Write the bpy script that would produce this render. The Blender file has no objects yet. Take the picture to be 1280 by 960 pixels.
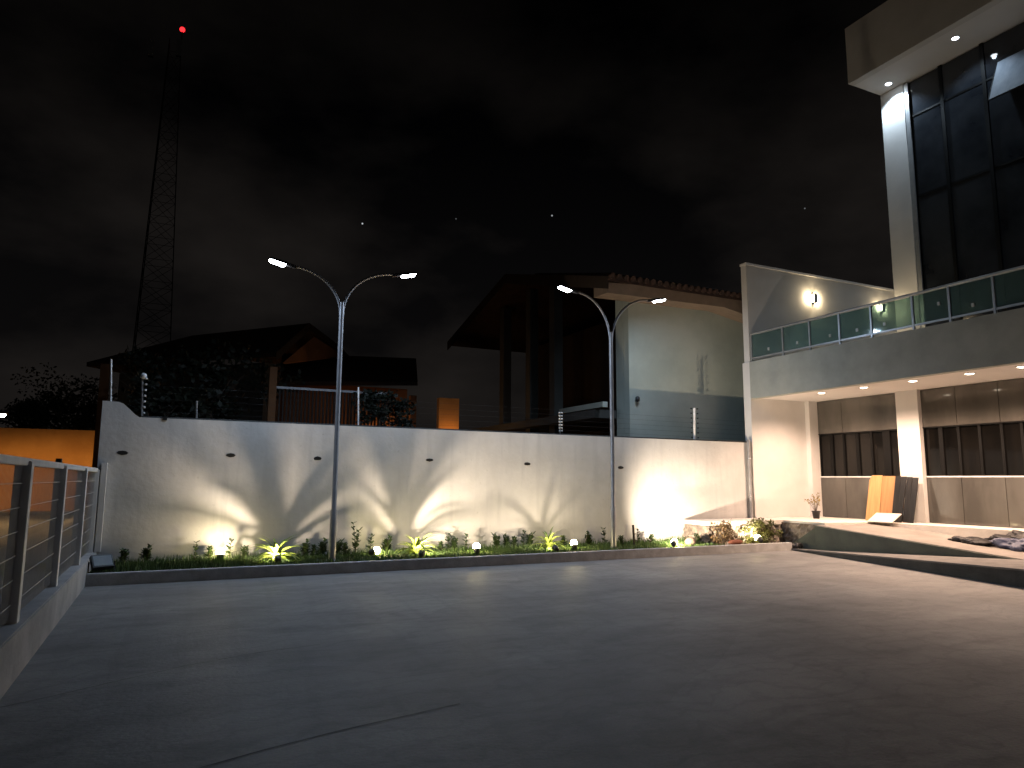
import bpy, bmesh, math, random
import numpy as np
from mathutils import Vector, Matrix
random.seed(7)
S = bpy.context.scene
COL = S.collection
# ------------------------------------------------------------------ camera
F_PX = 885.0
PIT, YAW, ROL = math.radians(7.74), math.radians(25.8), math.radians(0.33)
CAM_H = 1.6
cy, sy, cp, sp = math.cos(YAW), math.sin(YAW), math.cos(PIT), math.sin(PIT)
fw = Vector((sy*cp, cy*cp, sp)); rt = Vector((cy, -sy, 0)); up = rt.cross(fw)
cr, sr = math.cos(ROL), math.sin(ROL)
RT, UP = cr*rt + sr*up, -sr*rt + cr*up
CAM = Vector((0, 0, CAM_H))
cd = bpy.data.cameras.new('camera'); cam = bpy.data.objects.new('camera', cd); COL.objects.link(cam)
cd.sensor_width = 36; cd.lens = 36*F_PX/1280; cd.clip_start = 0.05; cd.clip_end = 3000
M = Matrix((RT, UP, -fw)).transposed().to_4x4(); M.translation = CAM
cam.matrix_world = M
S.camera = cam
# ------------------------------------------------------------------ view
S.view_settings.view_transform = 'Standard'; S.view_settings.look = 'None'
S.view_settings.exposure = 0; S.view_settings.gamma = 1
try: S.view_settings.use_curve_mapping = False
except Exception: pass
S.render.engine = 'CYCLES'
S.cycles.use_denoising = True
try: S.cycles.denoiser = 'OPENIMAGEDENOISE'
except Exception: pass
S.cycles.max_bounces = 6; S.cycles.diffuse_bounces = 3; S.cycles.glossy_bounces = 3
S.cycles.transparent_max_bounces = 12; S.cycles.sample_clamp_indirect = 4
S.cycles.caustics_reflective = False; S.cycles.caustics_refractive = False


def pray(x, y):
    return RT*((x-640)/F_PX) + UP*(-(y-480)/F_PX) + fw
def PZ(x, y, z=0.0):
    d = pray(x, y); return CAM + d*((z-CAM_H)/d.z)
def PY(x, y, Y):
    d = pray(x, y); return CAM + d*(Y/d.y)
def PX(x, y, X):
    d = pray(x, y); return CAM + d*(X/d.x)

# ------------------------------------------------------------------ world: night sky, faint cloud, four stars
W = bpy.data.worlds.new('World'); S.world = W; W.use_nodes = True
nt = W.node_tree; nt.nodes.clear()
def N(t, **k):
    n = nt.nodes.new(t)
    for a, b in k.items(): setattr(n, a, b)
    return n
out = N('ShaderNodeOutputWorld'); bg = N('ShaderNodeBackground'); nt.links.new(bg.outputs[0], out.inputs[0])
tc = N('ShaderNodeTexCoord')
sky = N('ShaderNodeTexSky'); sky.sky_type = 'NISHITA'; sky.sun_disc = False
sky.sun_elevation = math.radians(-4); sky.sun_rotation = math.radians(200)
mp = N('ShaderNodeMapping'); mp.inputs['Scale'].default_value = (1, 1, 1.9)
nt.links.new(tc.outputs['Generated'], mp.inputs[0])
nz = N('ShaderNodeTexNoise'); nz.inputs['Scale'].default_value = 2.6; nz.inputs['Detail'].default_value = 6; nz.inputs['Roughness'].default_value = .52
mp.inputs['Location'].default_value = (0.55, 0.2, 0.1)
nt.links.new(mp.outputs[0], nz.inputs['Vector'])
rp = N('ShaderNodeValToRGB'); rp.color_ramp.elements[0].position = .42; rp.color_ramp.elements[0].color = (.0008, .0008, .0010, 1)
rp.color_ramp.elements[1].position = .75; rp.color_ramp.elements[1].color = (.0130, .0110, .0098, 1)
nt.links.new(nz.outputs['Fac'], rp.inputs[0])
# low sky carries a touch of town glow
sx = N('ShaderNodeSeparateXYZ'); nt.links.new(tc.outputs['Generated'], sx.inputs[0])
mr = N('ShaderNodeMapRange'); mr.inputs[1].default_value = 0.0; mr.inputs[2].default_value = .45; mr.inputs[3].default_value = 1; mr.inputs[4].default_value = 0
nt.links.new(sx.outputs['Z'], mr.inputs[0])
gl = N('ShaderNodeVectorMath', operation='SCALE'); gl.inputs[0].default_value = (.0036, .0032, .0030)
nt.links.new(mr.outputs[0], gl.inputs['Scale'])
mk = N('ShaderNodeMapRange'); mk.inputs[1].default_value = .28; mk.inputs[2].default_value = .62; mk.inputs[3].default_value = 1; mk.inputs[4].default_value = .12
nt.links.new(sx.outputs['Z'], mk.inputs[0])
cm = N('ShaderNodeVectorMath', operation='SCALE'); nt.links.new(rp.outputs[0], cm.inputs[0]); nt.links.new(mk.outputs[0], cm.inputs['Scale'])
a1 = N('ShaderNodeVectorMath', operation='ADD'); nt.links.new(cm.outputs[0], a1.inputs[0]); nt.links.new(gl.outputs[0], a1.inputs[1])
sk = N('ShaderNodeVectorMath', operation='SCALE'); sk.inputs['Scale'].default_value = .0006
nt.links.new(sky.outputs[0], sk.inputs[0])
a2 = N('ShaderNodeVectorMath', operation='ADD'); nt.links.new(a1.outputs[0], a2.inputs[0]); nt.links.new(sk.outputs[0], a2.inputs[1])
last = a2.outputs[0]
for px, py, r, b in ((453, 279.5, .0014, .7), (570, 273.5, .0012, .1), (690, 269.5, .0014, .45), (1006, 260.5, .0012, .15)):
    d = pray(px, py).normalized()
    ds = N('ShaderNodeVectorMath', operation='DISTANCE'); ds.inputs[1].default_value = d
    nt.links.new(tc.outputs['Generated'], ds.inputs[0])
    m2 = N('ShaderNodeMapRange'); m2.inputs[1].default_value = 0; m2.inputs[2].default_value = r; m2.inputs[3].default_value = b*1.4; m2.inputs[4].default_value = 0
    nt.links.new(ds.outputs['Value'], m2.inputs[0])
    a3 = N('ShaderNodeVectorMath', operation='ADD'); nt.links.new(last, a3.inputs[0])
    cs = N('ShaderNodeVectorMath', operation='SCALE'); cs.inputs[0].default_value = (.9, .95, 1); nt.links.new(m2.outputs[0], cs.inputs['Scale'])
    nt.links.new(cs.outputs[0], a3.inputs[1]); last = a3.outputs[0]
nt.links.new(last, bg.inputs[0]); bg.inputs[1].default_value = 1.0
# the sun is down: what is left of it is a very faint, very soft sky light
sd = bpy.data.lights.new('sun', 'SUN'); sd.energy = .006; sd.angle = math.radians(20); sd.color = (1, .93, .85)
so = bpy.data.objects.new('sun', sd); COL.objects.link(so); so.rotation_euler = (math.radians(38), math.radians(12), 0)

# ------------------------------------------------------------------ materials
MATS = {}
def mat(name, c1, c2=None, scale=3.0, rough=.7, rvar=.0, bump=0.0, bscale=None, metal=0.0, spec=.5, detail=6, stretch=(1, 1, 1), lo=.35, hi=.65):
    m = bpy.data.materials.new(name); m.use_nodes = True
    t = m.node_tree; b = t.nodes['Principled BSDF']
    b.inputs['Roughness'].default_value = rough; b.inputs['Metallic'].default_value = metal
    b.inputs['Specular IOR Level'].default_value = spec
    co = t.nodes.new('ShaderNodeTexCoord'); ma = t.nodes.new('ShaderNodeMapping'); ma.inputs['Scale'].default_value = stretch
    t.links.new(co.outputs['Object'], ma.inputs[0])
    n = t.nodes.new('ShaderNodeTexNoise'); n.inputs['Scale'].default_value = scale; n.inputs['Detail'].default_value = detail; n.inputs['Roughness'].default_value = .6
    t.links.new(ma.outputs[0], n.inputs['Vector'])
    r = t.nodes.new('ShaderNodeValToRGB'); r.color_ramp.elements[0].position = lo; r.color_ramp.elements[1].position = hi
    c2 = c2 or tuple(v*.8 for v in c1)
    r.color_ramp.elements[0].color = (*c1, 1); r.color_ramp.elements[1].color = (*c2, 1)
    t.links.new(n.outputs['Fac'], r.inputs[0]); t.links.new(r.outputs[0], b.inputs['Base Color'])
    if rvar:
        q = t.nodes.new('ShaderNodeMapRange'); q.inputs[3].default_value = rough-rvar; q.inputs[4].default_value = rough+rvar
        t.links.new(n.outputs['Fac'], q.inputs[0]); t.links.new(q.outputs[0], b.inputs['Roughness'])
    if bump:
        n2 = t.nodes.new('ShaderNodeTexNoise'); n2.inputs['Scale'].default_value = bscale or scale*8; n2.inputs['Detail'].default_value = 5
        t.links.new(ma.outputs[0], n2.inputs['Vector'])
        bu = t.nodes.new('ShaderNodeBump'); bu.inputs['Strength'].default_value = bump; bu.inputs['Distance'].default_value = .02
        t.links.new(n2.outputs['Fac'], bu.inputs['Height']); t.links.new(bu.outputs[0], b.inputs['Normal'])
    MATS[name] = m; return m
def emit(name, col, strength):
    m = bpy.data.materials.new(name); m.use_nodes = True; t = m.node_tree; b = t.nodes['Principled BSDF']
    b.inputs['Base Color'].default_value = (*[min(1, c*.8) for c in col], 1)
    b.inputs['Emission Color'].default_value = (*col, 1); b.inputs['Emission Strength'].default_value = strength
    MATS[name] = m; return m
def mixnode(t, fac, a, b, typ='MIX'):
    x = t.nodes.new('ShaderNodeMix'); x.data_type = 'RGBA'; x.blend_type = typ
    for sock, v in ((x.inputs[0], fac), (x.inputs[6], a), (x.inputs[7], b)):
        if hasattr(v, 'default_value') or hasattr(v, 'is_linked'): t.links.new(v, sock)
        else: sock.default_value = v if not isinstance(v, tuple) else (*v, 1)
    return x.outputs[2]

# boundary wall: white lime paint, streaked and patched
def wall_paint():
    m = mat('white_wall_paint', (.62, .61, .59), (.50, .49, .47), 1.3, .85, bump=.35, bscale=9, lo=.3, hi=.7)
    t = m.node_tree; b = t.nodes['Principled BSDF']; col = b.inputs['Base Color'].links[0].from_socket
    co = t.nodes.new('ShaderNodeTexCoord')
    ma = t.nodes.new('ShaderNodeMapping'); ma.inputs['Scale'].default_value = (2.2, 1, .22); t.links.new(co.outputs['Object'], ma.inputs[0])
    n = t.nodes.new('ShaderNodeTexNoise'); n.inputs['Scale'].default_value = 2.4; n.inputs['Detail'].default_value = 8; t.links.new(ma.outputs[0], n.inputs[0])
    r = t.nodes.new('ShaderNodeValToRGB'); r.color_ramp.elements[0].position = .52; r.color_ramp.elements[1].position = .8
    t.links.new(n.outputs['Fac'], r.inputs[0])
    c = mixnode(t, r.outputs[0], col, (.47, .465, .455))
    n2 = t.nodes.new('ShaderNodeTexNoise'); n2.inputs['Scale'].default_value = 14; n2.inputs['Detail'].default_value = 3; t.links.new(co.outputs['Object'], n2.inputs[0])
    r2 = t.nodes.new('ShaderNodeValToRGB'); r2.color_ramp.elements[0].position = .66; r2.color_ramp.elements[1].position = .72
    t.links.new(n2.outputs['Fac'], r2.inputs[0])
    mlt = t.nodes.new('ShaderNodeMath'); mlt.operation = 'MULTIPLY'; mlt.inputs[1].default_value = .35; t.links.new(r2.outputs[0], mlt.inputs[0])
    c = mixnode(t, mlt.outputs[0], c, (.36, .35, .33))
    t.links.new(c, b.inputs['Base Color']); return m

# parking concrete: trowel clouds, tyre scuffs, hairline joints
def concrete_floor():
    m = mat('parking_concrete', (.275, .262, .243), (.175, .168, .157), .55, .62, rvar=.12, bump=.25, bscale=22, detail=9, stretch=(1, 1.5, 1), lo=.33, hi=.68)
    t = m.node_tree; b = t.nodes['Principled BSDF']; col = b.inputs['Base Color'].links[0].from_socket
    co = t.nodes.new('ShaderNodeTexCoord')
    ma = t.nodes.new('ShaderNodeMapping'); ma.inputs['Rotation'].default_value = (0, 0, .1); ma.inputs['Scale'].default_value = (.6, 1.2, 1); t.links.new(co.outputs['Object'], ma.inputs[0])
    n = t.nodes.new('ShaderNodeTexNoise'); n.inputs['Scale'].default_value = 1.6; n.inputs['Detail'].default_value = 9; n.inputs['Roughness'].default_value = .66; t.links.new(ma.outputs[0], n.inputs[0])
    r = t.nodes.new('ShaderNodeValToRGB'); r.color_ramp.elements[0].position = .5; r.color_ramp.elements[1].position = .74
    t.links.new(n.outputs['Fac'], r.inputs[0])
    c = mixnode(t, r.outputs[0], col, (.12, .118, .115))
    n3 = t.nodes.new('ShaderNodeTexNoise'); n3.inputs['Scale'].default_value = 60; n3.inputs['Detail'].default_value = 3; t.links.new(co.outputs['Object'], n3.inputs[0])
    c = mixnode(t, .35, c, n3.outputs['Color'], 'OVERLAY')
    n4 = t.nodes.new('ShaderNodeTexNoise'); n4.inputs['Scale'].default_value = 2.2; n4.inputs['Detail'].default_value = 10; n4.inputs['Roughness'].default_value = .7; t.links.new(co.outputs['Object'], n4.inputs[0])
    r4 = t.nodes.new('ShaderNodeValToRGB'); r4.color_ramp.elements[0].position = .60; r4.color_ramp.elements[1].position = .70
    t.links.new(n4.outputs['Fac'], r4.inputs[0])
    m4 = t.nodes.new('ShaderNodeMath'); m4.operation = 'MULTIPLY'; m4.inputs[1].default_value = .55; t.links.new(r4.outputs[0], m4.inputs[0])
    c = mixnode(t, m4.outputs[0], c, (.09, .088, .085))
    vo = t.nodes.new('ShaderNodeTexVoronoi'); vo.inputs['Scale'].default_value = .30; vo.inputs['Randomness'].default_value = .9
    n7 = t.nodes.new('ShaderNodeTexNoise'); n7.inputs['Scale'].default_value = .9; n7.inputs['Detail'].default_value = 5; t.links.new(co.outputs['Object'], n7.inputs[0])
    c7 = mixnode(t, .25, co.outputs['Object'], n7.outputs['Color'], 'ADD'); t.links.new(c7, vo.inputs['Vector'])
    sv = t.nodes.new('ShaderNodeSeparateColor'); t.links.new(vo.outputs['Color'], sv.inputs[0])
    m7 = t.nodes.new('ShaderNodeMapRange'); m7.inputs[3].default_value = .90; m7.inputs[4].default_value = 1.08; t.links.new(sv.outputs[0], m7.inputs[0])
    cb = t.nodes.new('ShaderNodeCombineColor')
    for i in range(3): t.links.new(m7.outputs[0], cb.inputs[i])
    c = mixnode(t, 1.0, c, cb.outputs[0], 'MULTIPLY')
    wv = t.nodes.new('ShaderNodeTexWave'); wv.wave_type = 'RINGS'; wv.inputs['Scale'].default_value = 1.1; wv.inputs['Distortion'].default_value = 14; wv.inputs['Detail'].default_value = 4; wv.inputs['Detail Scale'].default_value = 1.4
    t.links.new(co.outputs['Object'], wv.inputs[0])
    rw_ = t.nodes.new('ShaderNodeValToRGB'); rw_.color_ramp.elements[0].position = .80; rw_.color_ramp.elements[1].position = .97; t.links.new(wv.outputs['Fac'], rw_.inputs[0])
    mw = t.nodes.new('ShaderNodeMath'); mw.operation = 'MULTIPLY'; mw.inputs[1].default_value = .22; t.links.new(rw_.outputs[0], mw.inputs[0])
    c = mixnode(t, mw.outputs[0], c, (.10, .10, .098))
    w2 = t.nodes.new('ShaderNodeTexWave'); w2.wave_type = 'BANDS'; w2.bands_direction = 'X'; w2.inputs['Scale'].default_value = .62; w2.inputs['Distortion'].default_value = 5; w2.inputs['Detail'].default_value = 3; w2.inputs['Detail Scale'].default_value = .5
    ma2 = t.nodes.new('ShaderNodeMapping'); ma2.inputs['Rotation'].default_value = (0, 0, .06); t.links.new(co.outputs['Object'], ma2.inputs[0]); t.links.new(ma2.outputs[0], w2.inputs[0])
    r9 = t.nodes.new('ShaderNodeValToRGB'); r9.color_ramp.elements[0].position = .88; r9.color_ramp.elements[1].position = .99; t.links.new(w2.outputs['Fac'], r9.inputs[0])
    mm = t.nodes.new('ShaderNodeMath'); mm.operation = 'MULTIPLY'; t.links.new(r9.outputs[0], mm.inputs[0]); t.links.new(n4.outputs['Fac'], mm.inputs[1])
    m10 = t.nodes.new('ShaderNodeMath'); m10.operation = 'MULTIPLY'; m10.inputs[1].default_value = .22; t.links.new(mm.outputs[0], m10.inputs[0])
    c = mixnode(t, m10.outputs[0], c, (.085, .085, .083))
    hs = t.nodes.new('ShaderNodeHueSaturation'); hs.inputs['Saturation'].default_value = .55; t.links.new(c, hs.inputs['Color'])
    t.links.new(hs.outputs[0], b.inputs['Base Color']); return m

def glass_tint(name, tint, haze, gloss):
    m = bpy.data.materials.new(name); m.use_nodes = True; t = m.node_tree; t.nodes.clear()
    o = t.nodes.new('ShaderNodeOutputMaterial')
    tr = t.nodes.new('ShaderNodeBsdfTransparent'); tr.inputs[0].default_value = (*tint, 1)
    di = t.nodes.new('ShaderNodeBsdfDiffuse'); di.inputs[0].default_value = (.22, .36, .34, 1)
    g = t.nodes.new('ShaderNodeBsdfGlossy'); g.inputs['Roughness'].default_value = gloss
    n = t.nodes.new('ShaderNodeTexNoise'); n.inputs['Scale'].default_value = 5
    mr = t.nodes.new('ShaderNodeMapRange'); mr.inputs[3].default_value = haze*.6; mr.inputs[4].default_value = haze*1.4; t.links.new(n.outputs['Fac'], mr.inputs[0])
    m1 = t.nodes.new('ShaderNodeMixShader'); t.links.new(mr.outputs[0], m1.inputs[0]); t.links.new(tr.outputs[0], m1.inputs[1]); t.links.new(di.outputs[0], m1.inputs[2])
    fr = t.nodes.new('ShaderNodeFresnel'); fr.inputs[0].default_value = 1.45
    m2 = t.nodes.new('ShaderNodeMixShader'); t.links.new(fr.outputs[0], m2.inputs[0]); t.links.new(m1.outputs[0], m2.inputs[1]); t.links.new(g.outputs[0], m2.inputs[2])
    t.links.new(m2.outputs[0], o.inputs[0]); MATS[name] = m; return m

M_WALL = wall_paint(); M_CONC = concrete_floor()
M_KERB = mat('kerb_concrete', (.55, .545, .54), (.40, .395, .39), 4, .85, bump=.4, bscale=30)
M_DKERB = mat('dark_concrete', (.085, .085, .08), (.055, .055, .052), 3, .9, bump=.4, bscale=25)
M_STRIP = mat('worn_strip_concrete', (.24, .225, .21), (.17, .16, .15), 3, .9, bump=.4, bscale=25)
M_SOIL = mat('soil', (.05, .04, .028), (.03, .024, .018), 6, .95, bump=.8, bscale=20)
M_GRASS = mat('grass_blade', (.085, .15, .03), (.05, .10, .02), 8, .6)
M_LEAF = mat('plant_leaf', (.05, .09, .025), (.03, .055, .018), 9, .55)
M_AGAVE = mat('agave_leaf', (.24, .30, .05), (.16, .22, .04), 6, .45)
M_SHRUB = mat('yellow_green_leaf', (.14, .16, .04), (.09, .09, .03), 9, .55)
M_DARKLEAF = mat('dark_tree_leaf', (.018, .025, .012), (.009, .014, .007), 5, .6)
M_STEM = mat('woody_stem', (.09, .065, .045), (.06, .045, .03), 12, .85)
M_STEEL = mat('galvanised_steel', (.42, .42, .42), (.33, .33, .34), 5, .45, metal=.6)
M_LAMPBODY = mat('lamp_housing', (.10, .10, .105), (.08, .08, .085), 5, .4, metal=.3)
M_BLACK = mat('black_plastic', (.018, .018, .018), (.012, .012, .012), 6, .45)
M_WHITEMETAL = mat('white_painted_metal', (.80, .79, .77), (.68, .67, .66), 5, .5)
M_MESHWIRE = mat('grey_wire', (.62, .61, .59), (.52, .51, .50), 9, .5)
M_RENDER = mat('white_render', (.72, .70, .67), (.66, .64, .61), 1.5, .8, bump=.12, bscale=40)
M_LOWWALL = mat('weathered_white_paint', (.48, .47, .46), (.34, .335, .33), 2.2, .85, bump=.3, bscale=20)
M_SOFFIT = mat('soffit_plaster', (.82, .79, .76), (.78, .75, .72), 1.2, .85)
M_FASCIA = mat('grey_green_texture_paint', (.40, .415, .375), (.33, .345, .31), 2.2, .85, bump=.35, bscale=55)
M_ROOFFASC = mat('grey_beige_render', (.72, .69, .65), (.66, .63, .59), 1.4, .85, bump=.2, bscale=40)
M_GLASSDARK = mat('black_reflective_glass', (.014, .016, .020), (.034, .038, .044), .7, .05, rvar=.02, spec=.6)
M_SASH = mat('sash_glass', (.32, .35, .40), (.22, .25, .29), 3, .65, spec=.15, stretch=(1, 1, .4))
M_SPANDREL = mat('taupe_film_glass', (.112, .106, .094), (.068, .064, .057), 1.6, .07, rvar=.035, spec=.55, stretch=(1, 1, .35), detail=9)
M_BANDGLASS = mat('dark_window_glass', (.003, .003, .003), (.008, .007, .006), 1.2, .08, spec=.3, stretch=(1, 2.5, .2))
M_ALU = mat('black_aluminium', (.005, .005, .005), (.003, .003, .003), 4, .55, spec=.15)
M_RAILALU = mat('railing_aluminium', (.46, .47, .47), (.38, .39, .40), 5, .4, metal=.5)
M_RAILGLASS = glass_tint('green_railing_glass', (.54, .70, .67), .32, .05)
M_TERRACE = mat('terrace_screed', (.78, .74, .67), (.66, .62, .55), 2, .75, bump=.25, bscale=25)
M_RAMP = mat('ramp_concrete', (.33, .295, .265), (.25, .225, .20), 1.6, .85, bump=.35, bscale=25)
M_RAMPSIDE = mat('ramp_side_shade', (.13, .145, .12), (.095, .105, .09), 2, .9, bump=.4, bscale=18)
M_RUBBLE = mat('rough_stone', (.30, .25, .20), (.15, .125, .105), 7, .95, bump=1.0, bscale=16)
M_WOOD = mat('raw_plywood', (.56, .33, .14), (.44, .24, .09), 2.5, .6, stretch=(1, 8, .6), detail=8)
M_FILM = mat('black_film_board', (.006, .006, .0055), (.045, .038, .032), 3.5, .45, stretch=(1, 10, .5), lo=.5, hi=.85)
M_WHITEBOARD = mat('pale_board', (.72, .68, .60), (.64, .60, .52), 4, .6)
M_ORANGE = mat('ochre_wall_paint', (.52, .25, .07), (.42, .19, .05), 1.2, .9, bump=.25, bscale=12)
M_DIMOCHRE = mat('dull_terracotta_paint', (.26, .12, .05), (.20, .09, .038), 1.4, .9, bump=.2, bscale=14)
M_HOUSEWALL = mat('house_paint', (.37, .40, .345), (.30, .335, .285), .9, .88, bump=.15, bscale=25)
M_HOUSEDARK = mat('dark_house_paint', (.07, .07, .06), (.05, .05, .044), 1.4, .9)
M_TILE = mat('clay_tile', (.060, .032, .024), (.032, .02, .016), 5, .85, bump=.4, bscale=12)
M_EAVE = mat('varnished_eave_board', (.26, .20, .15), (.20, .15, .11), 3, .7, stretch=(1, 6, 1))
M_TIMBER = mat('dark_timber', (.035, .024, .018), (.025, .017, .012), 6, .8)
M_ASPHALT = mat('asphalt', (.06, .058, .056), (.04, .04, .04), 4, .9, bump=.5, bscale=40)
M_SIDEWALK = mat('pavement_concrete', (.22, .21, .20), (.15, .145, .14), 2, .9, bump=.3, bscale=20)
M_EARTH = mat('ground_earth', (.07, .06, .05), (.05, .042, .035), 1.2, .95)
M_MAST = mat('mast_steel', (.035, .033, .033), (.02, .02, .02), 3, .6, metal=.4)
M_ANT = mat('antenna_cover', (.42, .42, .42), (.36, .36, .36), 3, .5)
M_CLOTH = mat('black_sheet', (.008, .008, .009), (.016, .015, .017), 7, .5, bump=.6, bscale=25)
M_BLUEBAG = mat('blue_bag', (.02, .03, .10), (.10, .115, .17), 5, .5, bump=.5, bscale=18)
M_PORC = mat('white_insulator', (.62, .62, .60), (.5, .5, .48), 6, .3)
M_STONE = mat('brown_stone', (.14, .10, .07), (.08, .06, .045), 6, .95, bump=.8, bscale=14)
M_REDSTONE = mat('red_brick_piece', (.28, .10, .06), (.20, .07, .045), 8, .95, bump=.7, bscale=18)
E_LED = emit('led_lens_light', (.86, .92, 1.0), 60)
E_WARM = emit('warm_flood_lens', (1.0, .80, .40), 120)
E_DOWN = emit('warm_downlight_lens', (1.0, .86, .66), 12)
E_COOL = emit('cool_downlight_lens', (.82, .92, 1.0), 20)
E_SCONCE = emit('sconce_lens', (1.0, .86, .60), 14)
E_RED = emit('aviation_red_lens', (1.0, .02, .025), 3)
E_STREET = emit('street_lamp_lens', (1.0, .93, .80), 120)

# ------------------------------------------------------------------ mesh builder
BASE = {}
class MB:
    def __init__(s): s.v = []; s.f = []; s.sm = []
    def add(s, vs, fs, smooth=False):
        o = len(s.v); s.v += [Vector(p) for p in vs]
        for f in fs: s.f.append([i+o for i in f]); s.sm.append(smooth)
        return s
    def box(s, x0, x1, y0, y1, z0, z1):
        return s.add([(x0, y0, z0), (x1, y0, z0), (x1, y1, z0), (x0, y1, z0), (x0, y0, z1), (x1, y0, z1), (x1, y1, z1), (x0, y1, z1)],
                     [(0, 3, 2, 1), (4, 5, 6, 7), (0, 1, 5, 4), (1, 2, 6, 5), (2, 3, 7, 6), (3, 0, 4, 7)])
    def hexa(s, bot, top):   # two quads, same winding (ccw from above)
        return s.add(list(bot)+list(top), [(3, 2, 1, 0), (4, 5, 6, 7), (0, 1, 5, 4), (1, 2, 6, 5), (2, 3, 7, 6), (3, 0, 4, 7)])
    def prism(s, poly, vec):  # extrude a 3-D polygon along vec
        n = len(poly); vec = Vector(vec); a = [Vector(p) for p in poly]; b = [p+vec for p in a]
        return s.add(a+b, [tuple(range(n))[::-1], tuple(range(n, 2*n))]+[(i, (i+1) % n, n+(i+1) % n, n+i) for i in range(n)])
    def tube(s, pts, r, n=10, cap=True):
        pts = [Vector(p) for p in pts]; rs = r if isinstance(r, (list, tuple)) else [r]*len(pts)
        o = []; ref = None
        for i, p in enumerate(pts):
            d = (pts[min(i+1, len(pts)-1)]-pts[max(i-1, 0)]).normalized()
            if ref is None: ref = Vector((0, 0, 1)) if abs(d.z) < .9 else Vector((1, 0, 0))
            a = d.cross(ref).normalized(); b = d.cross(a)
            for k in range(n):
                t = 2*math.pi*k/n; o.append(p+(a*math.cos(t)+b*math.sin(t))*rs[i])
        fs = [(i*n+k, i*n+(k+1) % n, (i+1)*n+(k+1) % n, (i+1)*n+k) for i in range(len(pts)-1) for k in range(n)]
        s.add(o, fs, True)
        if cap:
            m = len(pts)-1; s.add([o[k] for k in range(n)], [tuple(range(n))]); s.add([o[m*n+k] for k in range(n)], [tuple(range(n))[::-1]])
        return s
    def lathe(s, prof, n=20, c=(0, 0, 0)):
        o = []
        for r, z in prof:
            for k in range(n): t = 2*math.pi*k/n; o.append((c[0]+r*math.cos(t), c[1]+r*math.sin(t), c[2]+z))
        return s.add(o, [(i*n+k, i*n+(k+1) % n, (i+1)*n+(k+1) % n, (i+1)*n+k) for i in range(len(prof)-1) for k in range(n)], True)
    def blob(s, c, r, seed=0, amp=.25, sub=2):
        bm = bmesh.new(); bmesh.ops.create_icosphere(bm, subdivisions=sub, radius=1)
        rn = random.Random(seed); w = [(Vector((rn.gauss(0, 1), rn.gauss(0, 1), rn.gauss(0, 1))), rn.random()*6) for _ in range(7)]
        vs = []
        for v in bm.verts:
            k = 1+amp*sum(math.sin(v.co.dot(a)*1.7+b) for a, b in w)/4
            vs.append((c[0]+v.co.x*r[0]*k, c[1]+v.co.y*r[1]*k, c[2]+v.co.z*r[2]*k))
        fs = [tuple(v.index for v in f.verts) for f in bm.faces]; bm.free()
        return s.add(vs, fs, True)
    def xf(s, m):
        s.v = [m @ p for p in s.v]; return s
    def build(s, name, m, parent=None, bevel=0, **props):
        base = BASE.get(parent.name, Vector()) if parent else Vector()
        me = bpy.data.meshes.new(name)
        me.from_pydata([tuple(p-base) for p in s.v], [], s.f); me.materials.append(m)
        me.polygons.foreach_set('use_smooth', s.sm); me.update()
        bm = bmesh.new(); bm.from_mesh(me); bmesh.ops.recalc_face_normals(bm, faces=bm.faces)
        if bevel:
            bmesh.ops.remove_doubles(bm, verts=bm.verts, dist=1e-5)
            bmesh.ops.bevel(bm, geom=[e for e in bm.edges if len(e.link_faces) == 2 and e.calc_face_angle(0) > .5], offset=bevel, segments=2, affect='EDGES')
        bm.to_mesh(me); bm.free()
        o = bpy.data.objects.new(name, me); COL.objects.link(o)
        if parent: o.parent = parent; BASE[o.name] = base
        for k, v in props.items(): o[k] = v
        return o
def flatmesh(name, poly, z, m, **props):
    return MB().add([(x, y, z) for x, y in poly], [tuple(range(len(poly)))]).build(name, m, **props)
def thing(name, label, cat, loc=(0, 0, 0), group=None):
    o = bpy.data.objects.new(name, None); COL.objects.link(o); o.location = loc; o.empty_display_size = .2
    BASE[o.name] = Vector(loc); o['label'] = label; o['category'] = cat
    if group: o['group'] = group
    return o
def tag(o, label, cat, group=None):
    o['label'] = label; o['category'] = cat
    if group: o['group'] = group
    return o
def copy_tree(o, parent=None):
    c = o.copy(); COL.objects.link(c)
    if parent: c.parent = parent
    for ch in list(o.children): copy_tree(ch, c)
    return c
def light(kind, name, loc, energy, color, parent=None, aim=None, size=.05, spot=None, blend=.5, sx=None):
    d = bpy.data.lights.new(name, kind); d.energy = energy; d.color = color
    if kind == 'AREA':
        d.shape = 'RECTANGLE'; d.size = size; d.size_y = sx or size
    else: d.shadow_soft_size = size
    if kind == 'SPOT': d.spot_size = math.radians(spot); d.spot_blend = blend
    o = bpy.data.objects.new(name, d); COL.objects.link(o)
    base = BASE.get(parent.name, Vector()) if parent else Vector()
    o.location = Vector(loc)-base
    if aim is not None: o.rotation_euler = (Vector(aim)-Vector(loc)).to_track_quat('-Z', 'Y').to_euler()
    if parent: o.parent = parent
    return o

# ================================================================== SETTING
WALL_Y, BED_Z = 14.3, .165
flatmesh('ground', [(-900, -900), (900, -900), (900, 900), (-900, 900)], -.06, M_EARTH, kind='structure')
flatmesh('parking_ground', [(-1.0, -9), (22, -9), (22, 12.5), (-1.0, 12.5)], 0, M_CONC, kind='structure')
flatmesh('street', [(-60, -40), (-3.2, -40), (-3.2, 37.5), (-60, 37.5)], -.045, M_ASPHALT, kind='structure')
# pavement beside the fence, and the one across, each a real step
MB().box(-3.2, -1.25, -40, 37.5, -.06, .06).build('pavement', M_SIDEWALK, kind='structure')
MB().box(-60, 10, 37.5, 38.9, -.06, .08).build('pavement', M_ASPHALT, kind='structure')
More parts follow.
